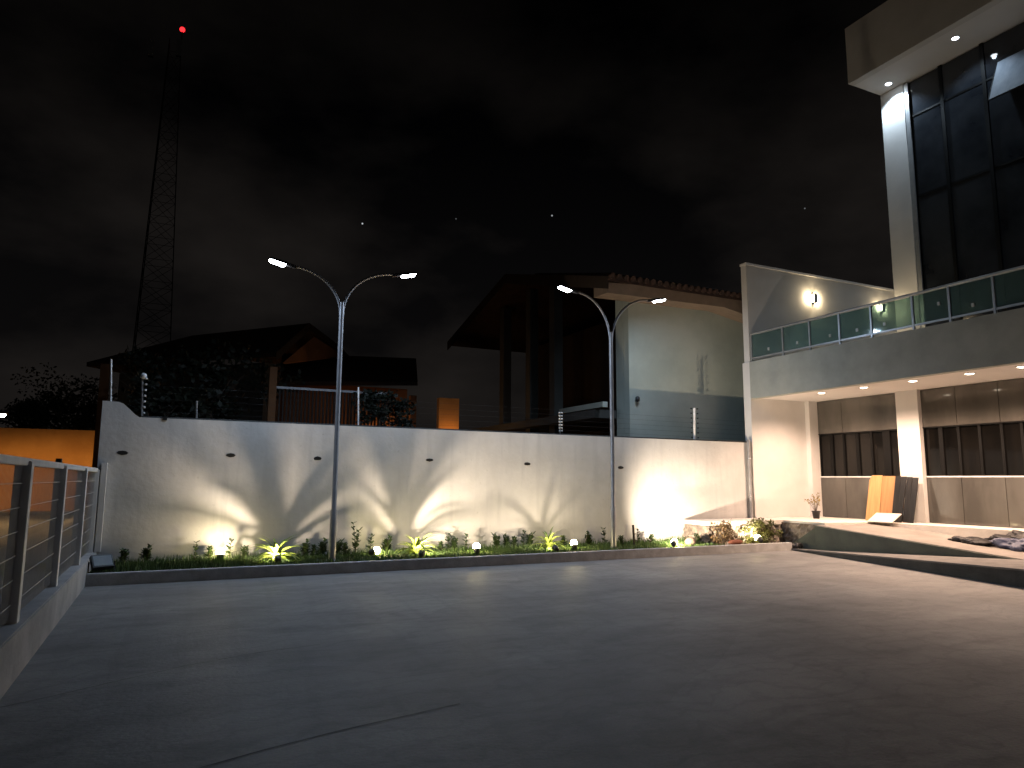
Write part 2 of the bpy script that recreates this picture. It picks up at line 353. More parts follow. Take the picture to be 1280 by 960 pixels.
# expansion joints cut in the slab (narrow strips of darker filler)
def strip(p, q, w, z):
    p, q = Vector(p), Vector(q); n = (q-p).normalized(); n = Vector((-n.y, n.x, 0))*w/2
    return [(p.x-n.x, p.y-n.y, z), (q.x-n.x, q.y-n.y, z), (q.x+n.x, q.y+n.y, z), (p.x+n.x, p.y+n.y, z)]
mb = MB()
for pts in ([(-20, 889), (60, 872), (150, 851), (240, 831), (330, 815), (400, 806)], [(245, 962), (330, 938), (420, 915), (500, 897), (575, 880)]):
    P3 = [PZ(*p) for p in pts]
    for a, b in zip(P3, P3[1:]): mb.add(strip(a, b, .010, .004), [(0, 1, 2, 3)])
mb.build('slab_joint', mat('joint_filler', (.17, .165, .155), (.075, .073, .07), 9, .9), kind='structure')
# garden kerb and planting bed
MB().box(-.985, 13.42, 12.48, 12.60, -.05, .18).build('kerb', M_KERB, bevel=.012, kind='structure')
MB().box(-.98, 11.6, 12.6, 14.2, -.05, BED_Z-.02).build('planting_bed', M_SOIL, kind='structure')
# fine turf in the bed
g = MB(); rn = random.Random(3)
for i in range(21000):
    x = rn.uniform(-.95, 11.5); y = 12.63+1.52*rn.random()
    h = rn.uniform(.03, .09)*(1.9 if (x < 1.4 or y > 13.7) and rn.random() < .5 else 1)
    a = rn.uniform(0, 6.28); w = rn.uniform(.006, .012); dx, dy = math.cos(a)*w, math.sin(a)*w; lx, ly = rn.gauss(0, .025), rn.gauss(0, .025)
    z = BED_Z-.025
    g.add([(x-dx, y-dy, z), (x+dx, y+dy, z), (x+lx, y+ly, z+h)], [(0, 1, 2)])
g.build('grass', M_GRASS, kind='stuff')

# ================================================================== BOUNDARY WALL
bw = thing('boundary_wall', 'long white rendered wall with a raised stepped left end, lit by garden floodlights', 'wall', (6, 14.3, 0))
zt = 2.68
prof = [(-1.09, WALL_Y, -.05), (13.97, WALL_Y, -.05), (13.97, WALL_Y, 2.63), (-.50, WALL_Y, zt), (-.56, WALL_Y, 2.72), (-.76, WALL_Y, 2.91), (-.84, WALL_Y, 2.94), (-1.09, WALL_Y, 2.95)]
MB().prism(prof, (0, .18, 0)).build('wall_body', M_WALL, bw)
MB().prism([(-.47, WALL_Y+.02, zt+.002), (13.97, WALL_Y+.02, 2.632), (13.97, WALL_Y+.02, 2.66), (-.47, WALL_Y+.02, zt+.03)], (0, .15, 0)).build('coping', M_DKERB, bw)
for x, y in ((153, 566), (288, 569), (397, 573), (537, 575), (659, 580), (776, 584.5)):
    p = PY(x, y, WALL_Y); h = MB(); r2 = random.Random(x)
    k = [(p.x+math.cos(t)*(.075+.02*r2.random()), WALL_Y-.004, p.z+math.sin(t)*(.03+.015*r2.random())) for t in [i*math.pi/4 for i in range(8)]]
    h.prism(k, (0, .05, 0)).build('putlog_hole', M_BLACK, bw)
h = PY(206, 523, WALL_Y)
MB().box(h.x-.04, h.x+.04, WALL_Y-.012, WALL_Y+.02, h.z-.03, h.z+.03).build('putlog_hole', M_BLACK, bw)

# electric fence on the wall
ef = thing('electric_fence', 'thin electric security wires on slim insulator posts above the white wall', 'fence', (6, 14.42, 2.7))
posts = []
for (x, y0, y1, knob) in ((139, 449, 499, 0), (178, 472, 519, 1), (246, 501, 521, 0), (448, 484, 531, 0), (700, 515, 541, 2), (868, 510, 549, 2)):
    b = PY(x, y1, 14.42); t = PY(x, y0, 14.42); posts.append((b, t))
    p = MB().tube([(b.x, 14.42, b.z-.08), (t.x, 14.42, t.z)], .016 if x != 868 else .03, 8).build('post', M_WHITEMETAL if x in (868, 448, 139) else M_STEEL, ef)
    n = 7 if knob else 0
    for k in range(n):
        z = b.z+.04+(t.z-b.z-.06)*k/(n-1)
        for s_ in ((-1, 1) if knob == 2 else (0,)):
            o = .10*s_ if x == 868 else .03*s_
            MB().lathe([(.0, -.018), (.022, -.015), (.022, .015), (0, .018)], 8, (b.x+o+(.0 if s_ else .02), 14.39, z)).build('insulator', M_BLACK if x == 868 else M_PORC, p)
    if knob == 1: MB().blob((t.x+.02, 14.41, t.z+.03), (.055, .055, .06), 1, .02).build('finial', M_PORC, p)
for k in range(5):
    w = MB()
    pts = [(b.x, 14.40, b.z+.06+(.5 if i else .8)*k/4.2) for i, (b, t) in enumerate(posts)]+[(13.9, 14.40, 2.72+.5*k/4.2)]
    w.tube(pts, .0014, 4, False).build('wire', M_BLACK, ef)

# ================================================================== LEFT FENCE TOWARDS THE STREET
lw = MB().hexa([(-1.22, -8, -.06), (-.98, -8, -.06), (-.98, 14.29, -.06), (-1.22, 14.29, -.06)], [(-1.22, -8, .52), (-.98, -8, .52), (-.98, 14.29, .34), (-1.22, 14.29, .34)]).build('low_wall', M_LOWWALL, bevel=.012)
tag(lw, 'low white wall under the wire mesh street fence', 'wall')
sf = thing('mesh_fence', 'grey see through wire mesh fence with pale posts on the low white wall', 'fence', (-1.1, 5, .4))
pys = [2.5, 4.92, 7.34, 9.72, 12.1, 14.2]
def lowz(y): return .52-.18*(y+8)/22.29
for y in pys:
    MB().box(-1.16, -1.04, y-.065, y+.065, lowz(y)-.02, 1.74).build('post', M_WHITEMETAL, sf, bevel=.006)
MB().box(-1.135, -1.065, 0.5, 14.25, 1.70, 1.765).build('top_rail', M_WHITEMETAL, sf, bevel=.006)
MB().box(-1.16, -1.10, 9.69, 9.75, 1.766, 1.82).build('post_cap', M_BLACK, sf)
for a, b in zip([.5]+pys, pys):
    p = MB(); y = a+.08
    while y < b-.05:
        p.box(-1.1015, -1.0985, y-.003, y+.003, lowz(y)+.03, 1.70); y += .045
    z = .55
    while z < 1.7:
        p.box(-1.096, -1.09, a+.05, b-.05, z-.003, z+.003); z += .2
    p.build('mesh_panel', M_MESHWIRE, sf)
# white end upright of the fence at the wall
MB().box(-1.02, -.93, 14.16, 14.295, .345, 1.86).build('end_post', M_RENDER, sf, bevel=.005)

# ================================================================== OFFICE BUILDING
ob = thing('office_building', 'two storey white office building with dark glass front, deep terrace and roof overhang', 'building', (18, 10, 0))
XF, XG, XU, YE, Y0 = 13.98, 16.30, 20.1, 14.2, -7.0
TZ = .655
# fascia of the terrace slab
MB().box(XF, XF+.2, Y0, YE, 3.80, 4.80).build('terrace_fascia', M_FASCIA, ob)
MB().box(XF+.2, XU+.4, Y0, YE, 4.55, 4.76).build('terrace_slab', M_SOFFIT, ob)
MB().box(XF+.2, XG+.3, Y0, YE, 3.83, 3.93).build('soffit', M_SOFFIT, ob)
# white end pier / side wall
MB().box(XF, XG-.32, YE, YE+.25, -.05, 4.80).build('side_wall', M_RENDER, ob)
MB().box(XG-.32, XG+.3, YE-.14, YE+.25, -.05, 3.83).build('end_pier', M_RENDER, ob)
cy0, cy1 = PX(1150, 490, XG).y, PX(1122.5, 491, XG).y
MB().box(XG-.12, XG+.32, cy0, cy1, TZ, 3.83).build('column', M_RENDER, ob)
# ground floor glazing: upper panels, dark window band, lower panels
zA, zB = 1.755, 2.89
bays = [(cy1, YE-.14, [PX(1052, 520, XG).y]), (Y0, cy0, [PX(1194, 500, XG).y, PX(1248, 500, XG).y, 7.6, 6.2, 4.8, 3.4, 2, .6, -.8, -2.2, -3.6, -5])]
for a, b, seams in bays:
    ys = sorted([a, b]+seams)
    for p, q in zip(ys, ys[1:]):
        MB().box(XG, XG+.03, p+.006, q-.006, zB+.03, 3.82).build('upper_panel', M_SPANDREL, ob)
        MB().box(XG, XG+.03, p+.006, q-.006, TZ+.01, zA-.03).build('lower_panel', M_SPANDREL, ob)
        w = MB().box(XG+.05, XG+.07, p+.03, q-.03, zA+.02, zB-.02).build('window', M_BANDGLASS, ob)
        n = max(2, 2*round((q-p)/.8))
        for k in range(n+1):
            yy = p+(q-p)*k/n; hw = .03 if k % 2 == 0 else (.05, .10, .03)[(k+int(p*7)) % 3]
            MB().box(XG+.015, XG+.05, max(p+.001, yy-hw), min(q-.001, yy+hw), zA+.001, zB-.001).build('jamb', M_ALU, w)
    MB().box(XG+.075, XG+.3, a, b, TZ, 3.82).build('backing_wall', M_BLACK, ob)
    MB().box(XG-.01, XG+.02, a, b, zA-.03, zA).build('sill', M_WHITEMETAL, ob)
    MB().box(XG-.005, XG+.02, a, b, zB, zB+.03).build('transom', M_ALU, ob)
# terrace end wall with parapet
MB().box(XF+.02, XU+.3, YE, YE+.2, 4.80, 7.52).build('terrace_end_wall', M_RENDER, ob)
MB().box(XF, XU+.3, YE-.02, YE+.22, 7.52, 7.58).build('parapet_cap', M_SOFFIT, ob)
# upper storey: column, dark curtain wall
MB().box(XU, XU+.3, 13.42, 14.19, 4.76, 14.05).build('tall_column', M_RENDER, ob)
MB().box(XU+.02, XU+.06, 13.28, 13.42, 4.76, 14.05).build('edge_trim', M_RAILALU, ob)
mull = [13.28, PX(1193, 340, XU).y, PX(1246, 300, XU).y]
d = mull[1]-mull[2]; y = mull[2]
while y > Y0: y -= d; mull.append(y)
tz = [4.78, 7.35, 10.3, 12.9, 14.05]
for a, b in zip(mull, mull[1:]):
    for c, e in zip(tz, tz[1:]):
        MB().box(XU+.10, XU+.13, b+.04, a-.04, c+.03, e-.03).build('glass_pane', M_GLASSDARK, ob)
    MB().box(XU+.06, XU+.12, b-.05, b+.05, 4.78, 14.05).build('mullion', M_ALU, ob)
for z in tz[1:-1]:
    MB().box(XU+.08, XU+.13, Y0, 13.28, z-.03, z+.03).build('transom', M_ALU, ob)
MB().box(XU+.14, XU+.3, Y0, 13.41, 4.78, 14.05).build('backing_wall', M_BLACK, ob)
# roof overhang
MB().box(18.6, 18.85, Y0, 14.2, 14.06, 15.95).build('roof_fascia', M_ROOFFASC, ob)
MB().box(18.85, 24, Y0, 14.2, 14.063, 14.25).build('roof_soffit', M_SOFFIT, ob)
MB().box(18.85, 24, Y0, 14.2, 14.25, 15.9).build('roof_slab', M_ROOFFASC, ob)
# open awning sash, hinged at its top edge and tilted out
a, b, c = PX(1247, 78, XU+.05), PX(1283, 60, XU+.05), PX(1214, 148, XU-.55)
zt_, zb_ = a.z, a.z-1.28
ya, yb = a.y, a.y-1.25
sash = MB().hexa([(XU-.55, yb, zb_), (XU-.55, ya, zb_), (XU-.52, ya, zb_+.01), (XU-.52, yb, zb_+.01)], [(XU+.03, yb, zt_), (XU+.03, ya, zt_), (XU+.06, ya, zt_+.01), (XU+.06, yb, zt_+.01)]).build('open_sash', M_SASH, ob)
fr = MB()
for yy in (ya, yb): fr.tube([(XU-.54, yy, zb_), (XU+.045, yy, zt_)], .022, 6)
fr.tube([(XU-.54, ya, zb_), (XU-.54, yb, zb_)], .022, 6); fr.tube([(XU+.04, ya, zt_), (XU+.04, yb, zt_)], .022, 6)
fr.build('sash_frame', M_ALU, sash)

# glass railing on the terrace edge
rl = thing('glass_railing', 'green tinted glass railing with pale metal handrail on the terrace edge', 'railing', (14.05, 8, 4.8))
XR = XF+.05
MB().tube([(XR, YE-.05, 5.56), (XR, Y0, 5.56)], .035, 8).build('handrail', M_RAILALU, rl)
MB().box(XR-.02, XR+.02, Y0, YE-.05, 4.87, 4.91).build('bottom_rail', M_RAILALU, rl)
rp_ = [YE-.06, 13.05, 12.2, 11.34, 10.5, 9.51, 8.72, 7.86]
while rp_[-1] > Y0: rp_.append(rp_[-1]-.86)
for i, y in enumerate(rp_): MB().box(XR-.025, XR+.025, y-.022, y+.022, 4.80, 5.54).build('post', M_RAILALU, rl)
for i, (p, q) in enumerate(zip(rp_, rp_[1:])):
    gp = MB().box(XR-.004, XR+.004, q+.03, p-.03, 4.915, 5.52).build('glass_panel', M_RAILGLASS, rl)
    k = MB(); yy = (p+q)/2+random.uniform(-.2, .2); zz = random.choice((5.02, 5.2))
    k.box(XR-.03, XR-.006, yy-.025, yy+.025, zz, zz+.07); k.build('clip', M_PORC, gp)

# wall sconces on the terrace end wall
for i, (x, y, lab) in enumerate(((1018, 373, 'glowing box wall lamp in the middle of the terrace end wall'), (1103, 385, 'glowing box wall lamp beside the tall column, behind the railing'))):
    p = PY(x, y, YE-.07)
    s_ = thing('wall_lamp', lab, 'wall lamp', (p.x, YE, p.z), 'wall lamps on the terrace end wall')
    b = MB().box(p.x-.065, p.x+.065, YE-.13, YE-.002, p.z-.13, p.z+.13).build('housing', M_WHITEMETAL, s_, bevel=.008)
    for sg in (-1, 1):
        MB().box(p.x+sg*.069-.003, p.x+sg*.069+.003, YE-.115, YE-.02, p.z-.09, p.z+.09).build('lens', E_SCONCE, s_)
        light('POINT', 'sconce_light', (p.x+sg*.13, YE-.07, p.z), 20 if i == 0 else 11, (1, .78, .47), s_, size=.03)

# recessed ceiling lamps
def downlight(p, lens, ring, label, grp, e, col, spot, aim):
    t = thing('downlight', label, 'ceiling light', p, grp)
    MB().lathe([(.085, -.004), (.11, -.012), (.115, 0), (.085, 0)], 20, p).build('trim_ring', ring, t)
    MB().lathe([(.0, -.022), (.05, -.018), (.084, -.006)], 20, p).build('lens', lens, t)
    light('SPOT', 'downlight_lamp', (p[0], p[1], p[2]-.06), e, col, t, aim=aim, size=.05, spot=spot, blend=.6)
zs = 3.83
labs = ['warm recessed downlight nearest the white side wall', 'warm recessed downlight second from the white side wall', 'warm recessed downlight just left of the column top',
        'warm recessed downlight just right of the column top', 'warm recessed downlight at the right edge of the photo']
for (x, y), lab in zip(((1027, 493.5), (1080, 485.5), (1141, 475.5), (1212, 469.5), (1278, 462)), labs):
    p = PZ(x, y, zs); px_ = 14.75
    p = PX(x, y, px_); p.z = zs
    downlight((px_, p.y, zs), E_DOWN, M_WHITEMETAL, lab, 'warm downlights under the terrace', 350, (1, .68, .49), 150, (px_, p.y, 0))
for y in (6.1, 4.7, 3.3, 1.9, .5, -.9, -2.3):   # row carried on past the frame, unseen lamps added to light the foreground
    lens_ = MB().lathe([(.0, -.022), (.05, -.018), (.084, -.006)], 20, (14.75, y, zs)).build('added_downlight_lens', E_DOWN, ob)
    light('SPOT', 'downlight_lamp', (14.75, y, zs-.06), 150, (1, .74, .58), ob, aim=(14.75, y, 0), size=.05, spot=168, blend=.6)
for (x, y), lab in zip(((1109, 84), (1193, 33)), ('cool white downlight above the tall column', 'cool white downlight under the roof overhang, right of the column')):
    xd = 19.72 if x == 1109 else 19.3
    p = PX(x, y, xd)
    downlight((xd, p.y, 14.06), E_COOL, M_WHITEMETAL, lab, 'cool downlights under the roof overhang', 330 if x == 1109 else 130, (.66, .83, 1), 120, (19.95, p.y, 8))
light('SPOT', 'downlight_lamp', (19.45, 7.6, 14.02), 120, (.72, .86, 1), ob, aim=(19.75, 7.6, 8), size=.05, spot=110, blend=.6)  # unseen roof lamp added past the frame, no fixture built

# drain pipe in the corner
dp = MB().tube([(13.86, 14.22, .66), (13.86, 14.22, 2.7)], .045, 10)
for z in (1.2, 2.2): dp.lathe([(.05, -.02), (.056, -.02), (.056, .02), (.05, .02)], 12, (13.86, 14.22, z))
tag(dp.build('drain_pipe', M_STEEL), 'grey vertical drain pipe in the corner of wall and building', 'pipe')

# ================================================================== TERRACE, RAMP, LOWER KERB
MB().prism([(11.62, 13.32, TZ-.10), (13.9, 13.2, TZ-.10), (13.9, 14.195, TZ-.10), (11.62, 14.195, TZ-.10)], (0, 0, .10)).build('landing', M_TERRACE, kind='structure')
MB().prism([(13.903, 11.95, -.05), (15.35, 11.7, -.05), (15.35, Y0, -.05), (16.6, Y0, -.05), (16.6, 14.19, -.05), (13.903, 14.19, -.05)], (0, 0, TZ+.05)).build('terrace', M_TERRACE, kind='structure')
# ramp: sloping slab whose side faces the parking
R0, R1, R2 = (13.75, 12.05, .60), (13.5, 7.46, .285), (13.42, 4.0, .05)
I0, I1, I2 = (15.345, 11.69, .62), (15.345, 7.46, .295), (15.345, 4.0, .06)
rm = MB()
rm.hexa([(R1[0], R1[1], -.05), (I1[0], I1[1], -.05), (I0[0], I0[1], -.05), (R0[0], R0[1], -.05)], [R1, I1, I0, R0])
rm.hexa([(R2[0], R2[1], -.05), (I2[0], I2[1], -.05), (I1[0], I1[1], -.05), (R1[0], R1[1], -.05)], [R2, I2, I1, R1])
rm.build('ramp', M_RAMP, kind='structure')
# dark cheek along the ramp, shade put into its colour, set just proud
def off(p, dx, dz): return (p[0]+dx, p[1], p[2]+dz)
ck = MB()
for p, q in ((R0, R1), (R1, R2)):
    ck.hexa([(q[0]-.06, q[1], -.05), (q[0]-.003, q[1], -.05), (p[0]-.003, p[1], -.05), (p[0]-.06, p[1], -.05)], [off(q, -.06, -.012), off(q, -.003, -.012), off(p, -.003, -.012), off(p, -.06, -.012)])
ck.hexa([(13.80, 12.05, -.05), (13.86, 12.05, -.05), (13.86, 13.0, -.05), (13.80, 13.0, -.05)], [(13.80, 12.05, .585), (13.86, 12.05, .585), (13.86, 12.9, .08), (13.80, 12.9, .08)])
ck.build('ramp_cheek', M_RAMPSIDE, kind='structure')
K0, K1, K2 = (13.42, 12.62, .03), (12.0, 6.65, .275), (11.3, 3.6, .30)
lk = MB(); lt = MB()
for (p, q, rp0, rp1) in ((K0, K1, R0, R1), (K1, K2, R1, R2)):
    lk.hexa([(q[0], q[1], -.05), (rp1[0]-.07, rp1[1], -.05), (rp0[0]-.07, rp0[1], -.05), (p[0], p[1], -.05)],
            [(q[0], q[1], q[2]-.02), (rp1[0]-.07, rp1[1], q[2]-.02), (rp0[0]-.07, rp0[1], p[2]-.02), (p[0], p[1], p[2]-.02)])
    lt.hexa([(q[0]-.01, q[1], q[2]-.018), (rp1[0]-.065, rp1[1], q[2]-.018), (rp0[0]-.065, rp0[1], p[2]-.018), (p[0]-.01, p[1], p[2]-.018)],
            [(q[0]-.01, q[1], q[2]+.01), (rp1[0]-.065, rp1[1], q[2]+.01), (rp0[0]-.065, rp0[1], p[2]+.01), (p[0]-.01, p[1], p[2]+.01)])
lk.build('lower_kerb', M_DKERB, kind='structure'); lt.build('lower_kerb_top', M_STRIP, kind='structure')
# rubble retaining wall under the landing
rw = MB(); r5 = random.Random(11)
nx, nz_ = 46, 9; gv = []
for i in range(nx+1):
    for k in range(nz_+1):
        x = 11.6+2.42*i/nx; z = -.02+(TZ-.11+.02)*k/nz_
        gv.append((x, 13.26-.06*i/nx+r5.uniform(-.05, .05)+.05*(1-k/nz_)*-1, z+r5.uniform(-.015, .015)*(0 < k < nz_)))
rw.add(gv, [(i*(nz_+1)+k, (i+1)*(nz_+1)+k, (i+1)*(nz_+1)+k+1, i*(nz_+1)+k+1) for i in range(nx) for k in range(nz_)])
gv2 = [(11.6+r5.uniform(-.04, .04), 13.26+.94*j/14, -.02+(TZ-.09)*k/nz_) for j in range(15) for k in range(nz_+1)]
rw.add(gv2, [(j*(nz_+1)+k, (j+1)*(nz_+1)+k, (j+1)*(nz_+1)+k+1, j*(nz_+1)+k+1) for j in range(14) for k in range(nz_)])
gv3 = [(13.87+r5.uniform(-.035, .03), 13.22-1.2*j/18, -.02+(TZ-.03)*k/nz_) for j in range(19) for k in range(nz_+1)]
rw.add(gv3, [(j*(nz_+1)+k, (j+1)*(nz_+1)+k, (j+1)*(nz_+1)+k+1, j*(nz_+1)+k+1) for j in range(18) for k in range(nz_)])
rw.box(11.64, 13.9, 13.33, 14.19, -.03, TZ-.105)
tag(rw.build('rubble_wall', M_RUBBLE), 'low rough reddish rubble wall holding up the landing behind the floodlit shrub', 'wall')

# ================================================================== DOUBLE STREET LAMPS
def lamp_post(base, tips, label):
    b = Vector(base)
    t = thing('street_lamp', label, 'street lamp', base, 'two armed lamp posts in the garden bed')
    fz = 4.80
    MB().tube([b, b+Vector((0, 0, .9)), b+Vector((0, 0, .92)), b+Vector((0, 0, fz))], [.062, .062, .047, .042], 14).build('pole', M_STEEL, t)
    MB().lathe([(.13, 0), (.13, .014), (.07, .016), (.07, .05)], 16, b).build('base_plate', M_STEEL, t)
    for dx, dz, dy in tips:
        s_ = 1 if dx > 0 else -1; L = abs(dx)-.17
        pts = []
        for k in range(15):
            u = k/14*math.pi/2
            pts.append((b.x+s_*(.02+(L-.02)*(1-math.cos(u))), b.y+dy*(1-math.cos(u)), b.z+fz-.25+(dz+.22)*math.sin(u)**.95))
        MB().tube(pts, .026, 10).build('arm', M_STEEL, t)
        e = Vector(pts[-1]); tilt = math.radians(13)*s_
        rot = Matrix.Translation(e) @ Matrix.Rotation(-tilt, 4, 'Y')
        h = MB().hexa([(-.08, -.035, -.03), (.10, -.05, -.03), (.10, .05, -.03), (-.08, .035, -.03)], [(-.08, -.03, .03), (.10, -.045, .03), (.10, .045, .03), (-.08, .03, .03)])
        h.hexa([(.10, -.085, -.03), (.42, -.08, -.03), (.42, .08, -.03), (.10, .085, -.03)], [(.10, -.075, .03), (.40, -.07, .015), (.40, .07, .015), (.10, .075, .03)])
        flip = Matrix.Scale(s_, 4, (1, 0, 0))
        hd = h.xf(rot @ flip).build('lamp_head', M_LAMPBODY, t, bevel=.008)
        ln = MB().hexa([(.15, -.06, -.060), (.38, -.055, -.060), (.38, .055, -.060), (.15, .06, -.060)], [(.115, -.075, -.03), (.41, -.07, -.03), (.41, .07, -.03), (.115, .075, -.03)])
        ln.xf(rot @ flip).build('lens', E_LED, hd)
        c = (rot @ flip) @ Vector((.26, 0, -.07)); dn = (rot @ flip).to_3x3() @ Vector((0, 0, -1))
        light('AREA', 'led_light', c, 66, (.56, .73, 1), t, aim=c+dn, size=.22, sx=.1)
lamp_post((2.80, 13.25, BED_Z-.03), ((-1.12, .60, -.05), (1.22, .72, .05)), 'tall grey lamp post with two curved arms, left of the pair')
lamp_post((8.86, 13.2, BED_Z-.03), ((-1.10, .86, 0), (1.28, .90, 0)), 'tall grey lamp post with two curved arms, right of the pair')

# ================================================================== GARDEN FLOODLIGHTS
FG = 'small garden floodlights in the bed'
def flood(p, aim, e, label, col=(1, .80, .60), spot=120, glare_dome=0, size=.03):
    p = Vector(p)
    t = thing('garden_floodlight', label, 'floodlight', p, FG)
    c = p+Vector((0, 0, .085)); d = (Vector(aim)-c).normalized()
    R = d.to_track_quat('Z', 'Y').to_matrix().to_4x4(); T = Matrix.Translation(c) @ R
    hd = MB().lathe([(0, -.09), (.035, -.09), (.055, -.05), (.062, .0), (.062, .035), (.054, .035), (.054, .02)], 18).xf(T).build('lamp_head', M_BLACK, t)
    if glare_dome:  # lens bulged into a glowing dome to imitate the lamp's glare
        MB().lathe([(.056, .03), (.056*glare_dome, .05), (.052*glare_dome, .10), (.032*glare_dome, .135), (0, .145)], 18).xf(T).build('lens', E_WARM, hd)
    else: MB().lathe([(0, .026), (.053, .024)], 18).xf(T).build('lens', E_WARM, hd)
    MB().tube([p, p+Vector((0, 0, .06)), c-d*.07], .012, 6).build('spike', M_BLACK, t)
    light('SPOT', 'flood_light', c+d*(.165 if glare_dome else .05), e, col, t, aim=c+d*3, size=size, spot=spot, blend=.95)
zb = BED_Z-.02
def bed(x, y): p = PZ(x, y, BED_Z); return p
P = [(275, 700, None, 7, 'glowing floodlight at the left end of the bed, left of the leftmost rosette plant'),
     (347, 702, None, 270, 'floodlight in front of the leftmost rosette plant'),
     (466, 694, None, 30, 'floodlight between the left lamp post and the middle rosette plant'),
     (527, 695, None, 340, 'floodlight in front of the middle rosette plant'),
     (596, 692, None, 22, 'glowing floodlight right of the middle rosette plant, near the centre of the bed'),
     (718, 687, None, 20, 'glowing floodlight just right of the smallest rosette plant'),
     (838, 683, None, 720, 'brightest floodlight at the kerb, flooding the wall with white light'),
     (928, 676, None, 110, 'floodlight at the foot of the shrub by the rubble wall'),
     (694, 689, None, 75, 'floodlight in front of the smallest rosette plant')]
for i, (x, y, a, e, lab) in enumerate(P):
    p = PZ(x, y, BED_Z)
    if i in (1, 3): p = PZ(x, y, BED_Z) + Vector((pray(x, y).x, pray(x, y).y, 0)).normalized()*-.12
    p.y = max(p.y, 12.62)
    if i == 8: aim = (p.x-.1, 14.3, .8)
    elif i in (0, 4, 5): aim = (p.x, p.y+.35, p.z+1.2)
    elif i == 1: aim = (p.x+.05, 14.3, .75)
    elif i == 2: aim = (p.x+.9, 13.6, .5)
    elif i == 3: aim = (p.x+.95, 14.3, 1.4)
    elif i == 6: p = Vector((10.0, 12.58, .175)); aim = (11.95, 14.3, 1.2)
    else: p = Vector((12.65, 12.75, .17)); aim = (12.6, 13.3, .6)
    flood((p.x, p.y, zb if i < 6 or i == 8 else p.z), aim, e, lab, spot=(160 if i in (0, 4, 5) else 150 if i == 1 else 112 if i == 6 else 140), glare_dome=(1.25 if i in (0, 2, 4, 5, 6, 7) else 0))

# unlit black LED floodlight by the low wall
bf = thing('led_floodlight', 'unlit black square floodlight at the corner of kerb and low wall', 'floodlight', (-.80, 12.75, .16))
T = Matrix.Translation((-.80, 12.72, .33)) @ Matrix.Rotation(math.radians(24), 4, 'Z') @ Matrix.Rotation(math.radians(-38), 4, 'X')
hd = MB().box(-.15, .15, -.03, .05, -.11, .11)
for k in range(6): hd.box(-.13, .13, .05, .085, -.1+.038*k, -.09+.038*k)
hd.xf(T).build('housing', M_BLACK, bf, bevel=.006)
MB().box(-.13, .13, -.034, -.031, -.085, .085).xf(T).build('front_glass', mat('frosted_lens', (.32, .36, .38), (.25, .28, .30), 5, .12, spec=.7), bf)
br = MB().tube([(-.97, 12.72, .33), (-.97, 12.72, .17), (-.63, 12.78, .17), (-.63, 12.78, .33)], .012, 6); br.build('bracket', M_BLACK, bf)

# ================================================================== PLANTS
def rosette(n, L, w, seed):
    r = random.Random(seed); m = MB()
    for i in range(n):
        a = 2.4*i+r.uniform(-.3, .3); u = i/n; el = .15+1.25*u+r.uniform(-.12, .12); l = L*r.uniform(.75, 1.1)
        ww = w*r.uniform(.8, 1.15); K = 8; pts = []; p = Vector((0, 0, .04)); ang = el+.35
        ca, sa = math.cos(a), math.sin(a)
        for k in range(K+1):
            q = k/K; wk = ww*(.55+1.2*q-1.75*q*q) if q < .97 else .002
            wk = max(wk, .002); s_ = Vector((-sa, ca, 0))*wk
            pts += [p-s_+Vector((0, 0, wk*.5)), p.copy(), p+s_+Vector((0, 0, wk*.5))]
            ang -= (.16+.10*(1-u))*r.uniform(.8, 1.2)
            p = p+Vector((ca*math.cos(ang), sa*math.cos(ang), math.sin(ang)))*l/K
        m.add(pts, [f for k in range(K) for f in ((3*k, 3*k+1, 3*k+4, 3*k+3), (3*k+1, 3*k+2, 3*k+5, 3*k+4))], True)
    return m
for (x, y, n, L, w, sc, lab) in ((346, 692, 44, .60, .046, 1, 'leftmost and widest rosette plant, floodlit yellow green'),
                            (520, 688, 40, .58, .042, 1, 'middle rosette plant with arching floodlit leaves'),
                            (686, 682, 30, .54, .038, 1, 'smallest rosette plant, right of the bed centre')):
    p = PZ(x, y, BED_Z); p.y = min(max(p.y, 13.36), 13.42) if x < 600 else max(13.2, min(p.y, 13.5)); p.z = BED_Z-.03
    p.x = PY(x, y, p.y).x
    o = rosette(n, L, w, x).build('rosette_plant', M_AGAVE); o.location = p
    tag(o, lab, 'plant', 'rosette plants in the bed')

def sprig(h, nl, lw, seed, forks=1):
    r = random.Random(seed); st = MB(); lf = MB()
    for fk in range(forks):
        a0 = r.uniform(0, 6.28); lean = r.uniform(.05, .25) if forks > 1 else .06
        top = Vector((math.cos(a0)*lean*h, math.sin(a0)*lean*h, h*r.uniform(.75, 1)))
        pts = [Vector((0, 0, -.02)), top*.5+Vector((r.uniform(-.02, .02), r.uniform(-.02, .02), 0)), top]
        st.tube(pts, [.007, .005, .002], 5)
        for i in range(nl):
            t = .2+.8*i/(nl-1); c = pts[0].lerp(pts[1], t*2) if t < .5 else pts[1].lerp(pts[2], t*2-1)
            a = 2.4*i+r.uniform(-.5, .5); el = r.uniform(.1, .9); L = lw*r.uniform(.7, 1.3)*(1.2-.5*t)
            d = Vector((math.cos(a)*math.cos(el), math.sin(a)*math.cos(el), math.sin(el))); s_ = d.cross(Vector((0, 0, 1))).normalized()*L*.28
            lf.add([c, c+d*L*.5+s_, c+d*L, c+d*L*.5-s_], [(0, 1, 2, 3)])
    return st, lf
KINDS = {}
for k, (h, nl, lw, fk) in dict(slim=(.42, 26, .095, 1), bushy=(.27, 20, .10, 5), low=(.20, 16, .095, 4), tall=(.55, 34, .095, 2)).items():
    KINDS[k] = (sprig(h, nl, lw, hash(k) % 97 if False else len(k)*7+nl, fk), h)
proto = {}
